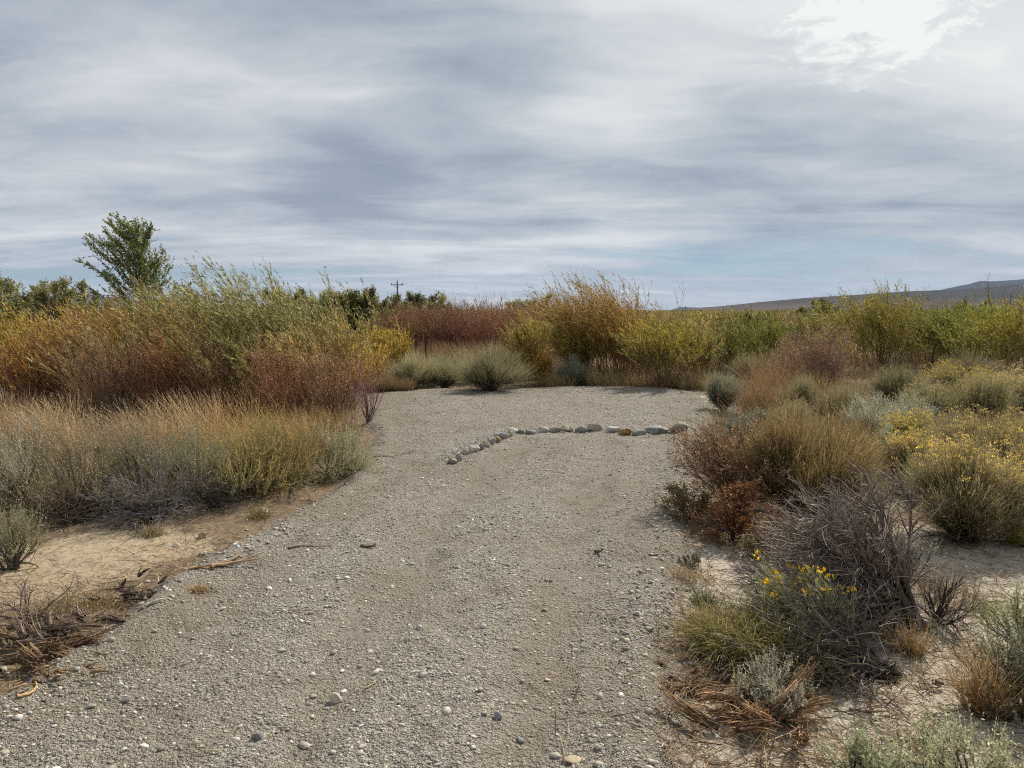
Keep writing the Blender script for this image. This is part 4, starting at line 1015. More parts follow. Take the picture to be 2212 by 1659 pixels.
def brown_pile(px, py, wpx, hpx, seed, label, spreadxy, k=120, name='uprooted_stump', c=((0.20, 0.105, 0.05), (0.36, 0.21, 0.11)), r=0.006, dirs=((-1, 0.1, 0.3), (1, 0.1, 0.35), (-0.6, -0.3, 0.1))):
    """splintered brown root crown: bundles of split fibres lying along a few broken limbs"""
    rng = np.random.default_rng(seed); x, y = at(px, py); s = y / FPX; R = wpx * s / 2; H = hpx * s
    root = empty(name, (x, y, gz(x, y)), label, 'dead wood')
    mb = MB(); dirs = np.array(dirs, float)
    c = (np.array(c[0]) * 0.9, np.array(c[1]) * 1.15)
    nb = len(dirs) * 5
    for b in range(nb):
        d = dirs[b % len(dirs)] + rng.normal(0, 0.20, 3) * np.array([0.5, 1, 0.6])
        o0 = rng.normal(0, 0.05, 3) * np.array([spreadxy * 1.0, 1.8, 0.0]) + np.array([0, 0, 0.02 + 0.25 * H * rng.random()])
        L = np.linalg.norm(d) * R * rng.uniform(0.35, 0.95)
        m = max(5, int(k * 1.9 / nb))
        spine = grow(rng, o0[None], d[None], L, 9, wig=0.05, droop=0.10)
        side = rng.normal(0, 1, (m, 1, 3)) * 0.010; t = np.linspace(0, 1, 10)[None, :, None]
        S = spine + side * (0.5 + 1.3 * t) + np.cumsum(rng.normal(0, 0.0022, (m, 10, 3)), 1)
        cut = rng.uniform(0.55, 1.0, (m, 1, 1)); st = rng.uniform(0, 0.25, (m, 1, 1))
        q = (st + (cut - st) * t)[..., 0] * 9; kk = np.clip(q.astype(int), 0, 8); f = (q - kk)[..., None]
        idx = np.arange(m)[:, None]
        S = S[idx, kk] * (1 - f) + S[idx, kk + 1] * f
        S[:, :, 2] = np.clip(S[:, :, 2], 0.004, H * 1.3)
        tube(mb, rng, S, r * rng.uniform(0.3, 1.1, m), r * 0.18, c[0], c[1], 5, jit=0.5, rough=0.4, mot=0.4)
        if b % 2 == 0: tube(mb, rng, spine, r * 1.9, r * 0.7, c[0] * 0.7, c[0] * 1.2, 7, rough=0.4, mot=0.4)
        F, _, _ = branch(rng, S, m * 3, 0.2, 1.0, R * 0.12, 0.5, 4, wig=0.2)
        F[:, :, 2] = np.maximum(F[:, :, 2], 0.003)
        ribbon(mb, rng, F, 0.0028, 0.001, c[0], c[1] * 1.25, 0.4)
    mb.build('split_roots', M_WOOD, root)
    mb = MB()
    K = grow(rng, np.array([[-0.05, 0, 0.01], [0.03, 0.01, 0.01], [0, 0.02, 0.02]]), np.array([[0.4, 0, 0.25], [0.5, 0.1, 0.5], [-0.6, 0.1, 0.3]]), R * 0.4, 6, wig=0.12)
    tube(mb, rng, K, r * 2.2, r * 1.1, c[0] * 0.8, c[1] * 0.8, 7, rough=0.4, mot=0.3)
    mb.build('root_crown', M_WOOD, root)
    return root
def dead_wood():
    OR = ((0.15, 0.085, 0.045), (0.38, 0.24, 0.13)); GY = ((0.10, 0.075, 0.06), (0.26, 0.20, 0.15))
    brown_pile(1640, 1560, 340, 110, 130, 'large splintered orange brown root crown lying at the bottom right', 2.6, 200, c=OR, r=0.0062, dirs=((-1.0, 0.35, 0.40), (-0.9, -0.1, 0.22), (0.85, 0.25, 0.50), (0.35, -0.35, 0.15), (-0.4, -0.4, 0.1)))
    brown_pile(1475, 1490, 140, 50, 131, 'curled brown root loop on the gravel edge left of the large root crown', 1.8, 50, c=OR, r=0.005, dirs=((-1.0, -0.2, 0.3), (0.9, -0.3, 0.3), (-0.4, -0.8, 0.05)))
    brown_pile(1545, 1440, 110, 40, 132, 'small weathered root knot above the curled root loop', 1.5, 40, c=GY, r=0.005)
    brown_pile(90, 1430, 260, 80, 133, 'heap of splintered brown wood at the left edge', 3.0, 170, name='wood_heap', c=((0.14, 0.085, 0.045), (0.36, 0.24, 0.14)), r=0.006, dirs=((-1.0, 0.2, 0.1), (1.0, 0.25, 0.18), (0.8, -0.2, 0.1), (-0.8, -0.2, 0.1)))
    brown_pile(120, 1378, 300, 90, 134, 'bundle of grey brown branches on top of the left wood heap', 3.2, 110, name='branch_bundle', c=((0.12, 0.085, 0.065), (0.30, 0.22, 0.16)), r=0.0062, dirs=((-1.0, 0.3, 0.28), (1.0, 0.1, 0.10), (-0.6, 0.1, 0.35)))
    brown_pile(290, 1292, 110, 50, 135, 'small jagged stump with shards sticking up beside the gravel', 1.4, 50, c=GY, r=0.005, dirs=((0.4, 0, 0.8), (0.9, 0, 0.2), (-1.0, 0, 0.1)))
    brown_pile(100, 1500, 120, 30, 136, 'thin pale broken stick bundle below the left wood heap', 1.6, 14, name='stick_bundle', c=((0.26, 0.17, 0.09), (0.45, 0.33, 0.2)), r=0.004, dirs=((0.9, 0.7, 0.1), (-0.8, -0.6, 0.05)))
    br(60, 1345, 1240, 260, 137, 'bare dark branching brush behind the left wood heap', k=12, n2=7, n3=22, r=0.006, c=((0.08, 0.06, 0.055), (0.26, 0.20, 0.17)), splay=1.2, wig=0.12, up=0.0)
    for k, (px, py, L, a, r, c, lab) in enumerate([(505, 1225, 0.36, 62, 0.012, (0.32, 0.22, 0.13), 'twisted split brown stick lying at the left gravel edge'), (672, 1186, 0.30, 35, 0.006, (0.22, 0.16, 0.12), 'thin forked stick on the left part of the gravel'),
            (85, 1525, 0.14, 45, 0.008, (0.45, 0.30, 0.14), 'short yellow wood shard at the lower left'), (245, 1298, 0.2, 10, 0.007, (0.2, 0.13, 0.09), 'dark stick beside the small jagged stump'),
            (445, 1245, 0.18, 30, 0.006, (0.34, 0.20, 0.11), 'rusty brown stick left of the twisted one'), (350, 1326, 0.16, 5, 0.008, (0.5, 0.45, 0.36), 'pale bleached stick on the gravel below the stump'),
            (410, 1456, 0.13, 25, 0.003, (0.2, 0.15, 0.11), 'very thin dark twig on the lower left gravel'), (870, 995, 0.9, 12, 0.006, (0.2, 0.13, 0.08), 'long dark stem lying by the left corner of the verge'),
            (1300, 1203, 0.14, -40, 0.012, (0.16, 0.13, 0.10), 'dark flat piece of bark in a dent of the gravel'), (800, 1188, 0.12, 0, 0.012, (0.14, 0.11, 0.09), 'dark clump of bark on the middle of the gravel'),
            (815, 1490, 0.12, 50, 0.004, (0.42, 0.34, 0.2), 'short straw coloured twig at the lower middle'), (2010, 1620, 0.35, -35, 0.006, (0.20, 0.15, 0.11), 'dark fallen twig on the pale ground bottom right'),
            (1920, 1540, 0.3, -25, 0.007, (0.2, 0.15, 0.11), 'curved dark twig on pale ground right of the root crown'), (1710, 1325, 0.42, -25, 0.009, (0.12, 0.09, 0.07), 'dark stick poking from the grass under the yellow flowers')]):
        rng = np.random.default_rng(150 + k); x, y = at(px, py); an = R_(a)
        m = 3 if k in (0, 1, 4, 9) else 1
        P = grow(rng, rng.normal(0, 0.006, (m, 3)) - np.array([math.cos(an), math.sin(an), 0]) * L / 2 + np.array([0, 0, r * 0.8]), np.tile([math.cos(an), math.sin(an), 0.02], (m, 1)) + rng.normal(0, 0.06, (m, 3)) * [1, 1, 0], L * rng.uniform(0.7, 1.0, m), 9, wig=0.07)
        P[:, :, 2] = r * 0.8 + np.abs(P[:, :, 2] - r * 0.8) * 0.4
        for q in range(P.shape[1]): P[:, q, 2] += ground_z(P[:, q, 0] + x, P[:, q, 1] + y) - gz(x, y)
        mb = MB(); tube(mb, rng, P, r, r * 0.3, c, np.array(c) * 1.3, 6, rough=0.35, mot=0.35, jit=0.3)
        o = mb.build('stick', M_WOOD); o.location = (x, y, gz(x, y)); tag(o, lab, 'stick')
dead_wood()

def middle_row():
    GG = dict(twig=((0.14, 0.115, 0.065), (0.30, 0.27, 0.15)), tip=((0.36, 0.33, 0.18), (0.27, 0.26, 0.14), (0.46, 0.41, 0.25)))
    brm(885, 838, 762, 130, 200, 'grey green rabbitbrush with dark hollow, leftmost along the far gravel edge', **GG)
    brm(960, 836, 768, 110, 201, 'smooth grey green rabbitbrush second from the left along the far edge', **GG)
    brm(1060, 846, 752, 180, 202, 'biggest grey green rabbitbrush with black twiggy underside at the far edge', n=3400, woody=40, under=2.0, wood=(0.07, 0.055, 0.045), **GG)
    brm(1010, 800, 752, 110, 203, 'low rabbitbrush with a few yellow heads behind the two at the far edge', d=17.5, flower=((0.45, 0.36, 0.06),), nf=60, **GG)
    brm(915, 800, 756, 130, 204, 'grey green rabbitbrush half hidden behind the far left ones', d=17.0, **GG)
    brm(985, 775, 757, 40, 205, 'small yellow flowering bush before the red willows', d=18.5, flower=((0.50, 0.38, 0.04),), nf=200, n=500)
    brm(1235, 826, 770, 90, 206, 'pale blue grey rabbitbrush between the thin yellow willow and the tall orange one', twig=((0.16, 0.15, 0.11), (0.27, 0.28, 0.21)), tip=((0.31, 0.32, 0.245), (0.27, 0.285, 0.22)), d=17)
    sg(935, 832, 800, 60, 207, 'small pale sage in the dark hollow at the far left', col=((0.26, 0.28, 0.2),), n=50)
    wil(1140, 825, 688, 45, 210, 'narrow yellow willow standing right of the biggest rabbitbrush', d=16.6, leaf=YEL[1:2] + OLV[:3] + YEL[:1], low=ORA, stem=((0.22, 0.12, 0.06), (0.28, 0.18, 0.07)), lean=(-0.12, 0, 0), n=60, t0=0.2, dens=0.8)
    wil(1172, 820, 755, 45, 211, 'small bright orange yellow willow at the foot of the narrow yellow one', d=17, leaf=((0.5, 0.32, 0.04), (0.42, 0.27, 0.04)), stem=((0.22, 0.12, 0.06), (0.28, 0.18, 0.07)), n=30, t0=0.1, dens=0.4, ll=0.05)
    wil(835, 800, 708, 70, 212, 'thin yellow willow between the left thicket and the red willows', d=18, leaf=YEL, low=YEL, stem=((0.2, 0.1, 0.06), (0.28, 0.18, 0.07)), n=45, t0=0.15, dens=0.7, lean=(-0.2, 0, 0))
    wil(868, 800, 718, 45, 213, 'golden slim willow just left of the two steel posts', d=18.5, leaf=YEL, low=YEL, stem=((0.2, 0.1, 0.06), (0.28, 0.18, 0.07)), n=35, t0=0.15, dens=0.5, lean=(-0.1, 0, 0))
    wil(805, 850, 745, 60, 214, 'brown orange willow filling the corner behind the red twig shrub', d=16, leaf=ORA, low=BRN, stem=REDSTEM, n=40, dens=0.6)
    wil(1300, 818, 612, 165, 220, 'tall orange and olive willow blown to the left, tallest at the far edge', leaf=((0.36, 0.20, 0.05), (0.26, 0.16, 0.04), (0.22, 0.19, 0.045), (0.42, 0.28, 0.08)), low=OLV[:2], stem=((0.20, 0.10, 0.05), (0.24, 0.14, 0.05)), lean=(-0.45, 0, 0), n=190, t0=0.12, dens=3.2, foot=0.8)
    wil(1350, 812, 650, 90, 221, 'orange right shoulder of willow beside the tall blown one', d=18.8, leaf=ORA + YEL[:1], low=ORA, stem=((0.20, 0.10, 0.05), (0.24, 0.14, 0.05)), lean=(-0.5, 0, 0), n=80, t0=0.15, dens=1.0)
    wil(1248, 815, 700, 80, 222, 'bright green willow at the left foot of the tall blown one', d=18.0, leaf=GRN[:2] + YEL[:1], low=OLV, n=70, t0=0.15, dens=1.0, lean=(-0.15, 0, 0))
    wil(1435, 838, 690, 190, 223, 'yellow green willow with arching stems at the right of the far edge', leaf=YEL[1:2] + GRN[:2] + YEL[:1], low=OLV, stem=((0.15, 0.09, 0.05), (0.2, 0.13, 0.05)), lean=(-0.2, 0, 0), n=90, t0=0.28, dens=1.5, foot=0.2)
    wil(1505, 828, 705, 110, 224, 'olive willow right of the arching yellow green one', d=17, leaf=OLV + GRN[:1], low=OLV, lean=(-0.2, 0, 0), n=70, t0=0.2, dens=1.0)
    wil(1390, 825, 700, 90, 225, 'golden willow between the tall blown one and the arching one', d=17.6, leaf=YEL, low=ORA, lean=(-0.3, 0, 0), n=70, t0=0.2, dens=0.9)
    GB = dict(twig=((0.15, 0.13, 0.08), (0.27, 0.27, 0.18)), tip=((0.32, 0.32, 0.22), (0.25, 0.26, 0.17), (0.42, 0.40, 0.28)))
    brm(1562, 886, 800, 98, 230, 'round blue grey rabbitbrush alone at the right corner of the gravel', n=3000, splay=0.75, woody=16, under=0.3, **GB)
    for k, (px, b, t, w, d, lab) in enumerate([(1200, 832, 800, 110, None, 'short tan grass at the far edge right of the thin yellow willow'), (1320, 832, 795, 130, None, 'short tan grass under the tall orange willow'), (1500, 838, 800, 120, None, 'straw tuft at the far right corner of the gravel'),
            (1400, 832, 805, 100, None, 'tan grass at the foot of the arching willow'), (870, 846, 815, 60, None, 'dull brown tuft at the far left corner of the gravel'), (830, 846, 806, 60, None, 'brown grass beside the red twig shrub'),
            (1640, 892, 815, 90, None, 'orange tan grass right of the round blue grey bush'), (1668, 870, 770, 110, 13.8, 'reddish straw grass behind the orange tan clump'), (1250, 825, 790, 70, None, 'dry brown tuft below the green willow'),
            (1750, 880, 800, 120, 12.6, 'tall dry grass between olive bushes on the right'), (1830, 905, 830, 120, None, 'fine tan grass behind the olive topped shrub')]):
        cc = ((0.45, 0.27, 0.14), (0.40, 0.25, 0.13)) if k in (6, 7) else ((0.36, 0.26, 0.13), (0.30, 0.22, 0.11), (0.25, 0.20, 0.09))
        gr(px, b, t, w, 240 + k, lab, d=d, c0=(0.16, 0.11, 0.055), c1=cc, seeds=cc, n=1300, w=0.0045, splay=0.5, ns=6000, lean=(-0.15, 0, 0))
middle_row()

def far_middle():
    DG = ((0.17, 0.18, 0.05), (0.24, 0.24, 0.075), (0.11, 0.12, 0.04), (0.32, 0.30, 0.12))
    PG = ((0.25, 0.24, 0.10), (0.33, 0.31, 0.15), (0.17, 0.17, 0.075))
    g = 'green trees behind the thickets'
    for k, (px, t, w, d, leaf, lab) in enumerate([(660, 636, 90, 34, DG, 'dark green bushy tree behind the right shoulder of the left thicket'), (725, 650, 110, 33, DG, 'mid green bushy tree second left of the nearest power pole'),
            (775, 652, 90, 31, PG, 'grey green bushy tree left of the yellowish one'), (830, 653, 120, 30, DG + ((0.22, 0.19, 0.06),), 'tallest green tree with yellowish patch under the nearest power pole'), (905, 652, 90, 30, ((0.12, 0.15, 0.06), (0.16, 0.18, 0.07), (0.09, 0.11, 0.05)), 'fresh green tree right of the nearest power pole'),
            (640, 636, 100, 32, DG, 'olive green bushy tree behind the right flank of the tallest willow'), (692, 640, 110, 30, PG, 'dusty green low tree between the thicket and the treeline'), (752, 648, 120, 29, DG, 'low dark tree filling the treeline left of the grey green one'),
            (800, 646, 120, 29, PG, 'low grey green tree left of the one under the power pole'), (862, 650, 130, 28, DG + ((0.26, 0.23, 0.08),), 'low olive tree right under the nearest power pole'), (940, 658, 110, 29, PG, 'lowest grey green tree at the right end of the treeline'), (40, 616, 140, 27, PG, 'grey green bushy tree at the left edge'), (-40, 592, 120, 28, PG + ((0.26, 0.23, 0.17),), 'tall grey tan tree cut off by the left edge'), (100, 620, 100, 26, PG, 'grey green bushy tree left of the gap with blue mountains'), (1160, 654, 100, 36, PG + DG[:1], 'round grey green bush before the second power pole'),
            (1120, 662, 60, 34, PG, 'low grey green bush above the right end of the red willows'), (360, 650, 70, 24, DG, 'small dark green tree right of the young tree'), (1788, 646, 40, 60, DG, 'little round dark tree in front of the long hill'), (2095, 652, 60, 70, DG, 'distant dark green tree below the hills at the right'),
            (410, 612, 60, 22, PG, 'dusty grey green tree top left of the tallest willow'), (2125, 656, 50, 64, PG, 'distant pale bush right of the dark green tree'), (1730, 664, 30, 66, DG, 'tiny dark bush far behind the right willows')]):
        x, y, _ = at_d(px, 680, d); H = at_d(px, t, d)[2] * 1.13
        crown_tree('bushy_tree', (x, y, 0), H, w / FPX * d / 2 * 1.9, 260 + k, lab, leaf=leaf, n=42000 if d < 40 else 5000, k=46 if d < 40 else 26, ll=0.08 if d < 40 else 0.13, lw=0.035 if d < 40 else 0.06, group=g, r=0.05)
    # red willows
    g = 'red stemmed willows behind the rabbitbrush'
    rr = ((0.165, 0.055, 0.05), (0.24, 0.10, 0.085))
    names = ['leftmost maroon', 'greyish red', 'deep red', 'dull mauve', 'brick red', 'brown red', 'crimson', 'orange tinted red', 'dark plum', 'rightmost rusty']
    for k in range(10):
        px = 862 + k * 37; d = 24 + (k * 7 % 5) * 0.6
        x, y, _ = at_d(px, 700, d); H = at_d(px, (668, 656, 676, 660, 650, 672, 658, 680, 654, 666)[k], d)[2]
        st = np.array(rr) * (0.85 + 0.3 * ((k * 3) % 4) / 3)
        willow('red_willow', (x, y, 0), H, 0.62, 290 + k, names[k] + ' stemmed willow in the row behind the rabbitbrush', leaf=((0.24, 0.11, 0.065), (0.28, 0.15, 0.085), (0.16, 0.07, 0.05)) + (OLV[:3] + ORA[:1] if k in (0, 2, 4, 6, 9) else ((0.28, 0.18, 0.10),)), stem=st * 1.05, group=g, n=130, t0=0.05, dens=0.9, ll=0.04, lw=0.011, lean=(-0.12, 0, 0), foot=0.8)
    for k in range(6):
        px = 880 + k * 55; d = 21.5
        x, y, _ = at_d(px, 760, d)
        grass('grass_clump', (x, y, 0), 0.75, 0.8, 305 + k, ['brown', 'tan', 'dull', 'pale', 'rusty', 'golden'][k] + ' grass at the foot of the red willows', c1=((0.30, 0.20, 0.11), (0.24, 0.16, 0.09)), n=1100, w=0.006, ns=3000)
    # bare trees
    x, y, _ = at_d(1226, 690, 60); bare('bare_tree', (x, y, 0), at_d(1226, 650, 60)[2], 1.0, 320, 'small leafless tree between the round bush and the tall orange willow', 'tree', c=((0.07, 0.06, 0.055), (0.10, 0.09, 0.08)), k=7, n2=8, n3=20, r=0.05, w3=0.016, splay=0.9)
    x, y, _ = at_d(2178, 720, 26); bare('bare_tree', (x, y, 0), at_d(2178, 603, 26)[2], 0.8, 321, 'leafless grey tree in front of the hill at the right edge', 'tree', c=((0.10, 0.085, 0.075), (0.16, 0.14, 0.125)), k=5, n2=9, n3=26, r=0.022, w3=0.007, splay=0.45)
far_middle()

def right_field():
    g = 'green and yellow willows of the right field'
    P = {'g': (GRN[:3] + OLV[:2], OLV), 'y': (GRN[:2] + YEL[1:2] + YEL[3:4], OLV), 'o': (OLV + BRN[:1], BRN), 'b': (((0.17, 0.19, 0.04), (0.22, 0.235, 0.045), (0.27, 0.26, 0.07)), GRN[:2] + OLV[:1]), 't': (((0.24, 0.16, 0.08), (0.19, 0.13, 0.07), (0.28, 0.21, 0.10)), BRN)}
    L = [(1898, 800, 642, 190, None, 'y', 'largest green willow on the right with dark red stems below and twigs against the hill'),
         (1580, 800, 690, 150, 19, 'g', 'green willow behind the round blue grey bush'), (1650, 795, 684, 140, 20, 'b', 'bright green willow above the white stone'),
         (1545, 790, 680, 130, 22, 'o', 'brownish olive willow left of the bright green one'), (1730, 790, 690, 140, 21, 'g', 'olive green willow left of the largest right willow'),
         (1790, 800, 700, 150, 19, 'o', 'brown tinted willow behind the pinkish shrub'), (2040, 790, 668, 150, 21, 'b', 'bright green willow above the rusty post'), (2120, 800, 664, 150, 19.5, 'b', 'leafy green willow second from the right edge'),
         (2200, 810, 655, 170, 18, 'y', 'yellow green willow at the right edge under the leafless tree'), (1980, 790, 676, 110, 23, 'y', 'golden green willow right behind the largest right willow'),
         (1460, 780, 672, 120, 24, 'g', 'dark green willow in the gap right of the tall orange one'), (1420, 780, 668, 120, 27, 'o', 'grey olive willow far right of the tall orange one'), (1620, 740, 672, 150, 27, 'g', 'green willow crown below the thin far pole'),
         (1700, 735, 668, 150, 29, 'y', 'golden green willow crown below the long hill'), (1540, 735, 670, 130, 30, 'y', 'yellowish willow crown behind the brownish olive one'), (2070, 735, 660, 160, 28, 'g', 'green willow crown below the distant dark tree'),
         (2160, 735, 657, 160, 27, 'b', 'bright willow crown behind the right edge ones'), (1800, 735, 662, 150, 29, 'b', 'fresh green willow crown left behind the largest one')]
    for k, (px, b, t, w, d, c, lab) in enumerate(L):
        hi, lo = P[c]
        wil(px, b, t - (14, 0, 6, -8, 10, -4, 12, 2, 8, 0, -8, 6, 12, -4, 4, 10, -2, 6)[k] + (14 if 1400 < px < 1840 else 4), w * (1.0, 1.3, 0.9, 1.2, 0.9, 1.3)[k % 6], 330 + k, lab, d=d, leaf=hi, low=lo, stem=((0.15, 0.075, 0.05), (0.20, 0.13, 0.06)), lean=(-0.3, 0, 0), group=g, n=110 if k == 0 else 70, t0=0.22, dens=2.2 if k == 0 else 1.3, ll=0.065 if (d or 20) < 24 else 0.08, lw=0.011 if (d or 20) < 24 else 0.016, foot=0.5)
    br(1905, 700, 634, 130, 350, 'bare twig tips standing above the largest right willow', d=21.3, name='bare_willow', cat='bare shrub', k=22, n2=4, n3=10, r=0.008, splay=0.35, c=((0.12, 0.08, 0.06), (0.19, 0.14, 0.09)), up=0.3, wig=0.05, w3=0.004)
    # pinkish brown shrub
    br(1775, 872, 715, 200, 351, 'large pinkish brown seeding shrub in the middle of the right field', d=14.2, name='tan_shrub', cat='shrub', k=70, n2=6, n3=45, r=0.005, c=((0.14, 0.075, 0.06), (0.30, 0.19, 0.14)), splay=0.75, up=0.3, wig=0.05, leafcol=((0.36, 0.23, 0.14), (0.30, 0.18, 0.12)), nleaf=9000, lean=(-0.1, 0, 0), tg=0.2)
    br(1700, 860, 740, 120, 352, 'smaller straw tinted shrub left of the large pinkish brown one', d=15, name='tan_shrub', cat='shrub', k=50, n2=6, n3=40, r=0.005, c=((0.16, 0.10, 0.07), (0.32, 0.22, 0.14)), splay=0.6, up=0.3, wig=0.05, leafcol=((0.38, 0.27, 0.15),), nleaf=6000, tg=0.2)
    GD = dict(twig=((0.10, 0.08, 0.045), (0.26, 0.235, 0.125)), tip=((0.34, 0.31, 0.16), (0.25, 0.235, 0.12), (0.42, 0.36, 0.20)))
    FY = ((0.70, 0.50, 0.045), (0.58, 0.42, 0.07), (0.74, 0.57, 0.10)); FP = ((0.62, 0.48, 0.21), (0.50, 0.39, 0.20), (0.70, 0.52, 0.17))
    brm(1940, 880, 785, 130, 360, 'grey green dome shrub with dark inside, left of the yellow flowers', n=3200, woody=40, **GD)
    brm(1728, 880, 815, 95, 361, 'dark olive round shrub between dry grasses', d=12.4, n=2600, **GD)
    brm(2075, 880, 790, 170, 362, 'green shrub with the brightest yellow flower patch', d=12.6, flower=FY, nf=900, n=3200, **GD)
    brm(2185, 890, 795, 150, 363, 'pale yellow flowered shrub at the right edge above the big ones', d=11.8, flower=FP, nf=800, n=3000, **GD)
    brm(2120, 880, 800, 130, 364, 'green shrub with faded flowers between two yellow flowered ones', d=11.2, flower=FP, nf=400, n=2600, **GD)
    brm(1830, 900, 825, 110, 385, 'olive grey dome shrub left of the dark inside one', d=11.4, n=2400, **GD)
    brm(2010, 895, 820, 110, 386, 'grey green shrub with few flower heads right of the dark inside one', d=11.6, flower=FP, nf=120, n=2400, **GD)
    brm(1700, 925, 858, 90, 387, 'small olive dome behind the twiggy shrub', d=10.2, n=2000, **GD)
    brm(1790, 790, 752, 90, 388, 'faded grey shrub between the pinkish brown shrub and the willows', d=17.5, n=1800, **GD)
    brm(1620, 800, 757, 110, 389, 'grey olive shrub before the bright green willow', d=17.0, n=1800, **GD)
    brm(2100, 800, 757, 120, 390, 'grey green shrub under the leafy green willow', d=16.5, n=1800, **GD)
    SI = ((0.38, 0.39, 0.28), (0.30, 0.31, 0.21), (0.48, 0.48, 0.37))
    sg(1975, 935, 838, 110, 370, 'silvery upright sage in front of the dark dome shrub', d=10.0, col=SI, n=150, tall=1.0, dens=0.8)
    sg(1880, 955, 850, 170, 371, 'wide silver green sage behind the olive topped shrub', d=9.6, col=SI, n=220, tall=0.8, dens=0.8)
    sg(1905, 985, 915, 130, 372, 'low silver sage at the end of the pale bare ground', d=8.4, col=SI, n=160, tall=0.5, dens=0.8)
    sg(1600, 945, 880, 100, 373, 'bluish sage below the round blue grey bush', col=((0.20, 0.22, 0.17), (0.25, 0.27, 0.21)), n=120)
    sg(1640, 925, 870, 80, 374, 'grey sage at the foot of the orange tan grass', col=((0.20, 0.21, 0.16), (0.24, 0.25, 0.19)), n=100)
    brm(1975, 985, 880, 120, 375, 'lower shrub with bright yellow flowers beside silver sage', d=8.6, flower=FY, nf=500, n=2600, **GD)
    # the big flowering shrubs, right
    GB = dict(twig=((0.09, 0.065, 0.04), (0.24, 0.20, 0.105)), tip=((0.33, 0.28, 0.145), (0.24, 0.20, 0.105), (0.42, 0.36, 0.20)))
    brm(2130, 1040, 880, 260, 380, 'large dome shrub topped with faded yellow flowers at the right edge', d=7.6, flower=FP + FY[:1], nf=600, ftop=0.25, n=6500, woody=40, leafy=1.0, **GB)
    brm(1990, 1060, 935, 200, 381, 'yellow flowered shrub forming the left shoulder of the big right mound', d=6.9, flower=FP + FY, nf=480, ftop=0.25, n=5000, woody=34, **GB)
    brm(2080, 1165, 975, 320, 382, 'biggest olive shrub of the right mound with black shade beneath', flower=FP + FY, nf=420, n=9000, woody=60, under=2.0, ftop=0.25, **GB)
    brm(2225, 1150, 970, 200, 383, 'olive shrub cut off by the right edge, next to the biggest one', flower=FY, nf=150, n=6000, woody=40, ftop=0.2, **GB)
    brm(2205, 1175, 1120, 70, 384, 'small bright yellow green sprig under the right mound', twig=((0.16, 0.15, 0.03), (0.30, 0.29, 0.06)), tip=((0.34, 0.32, 0.07),), n=400, woody=6, d=None)
right_field()

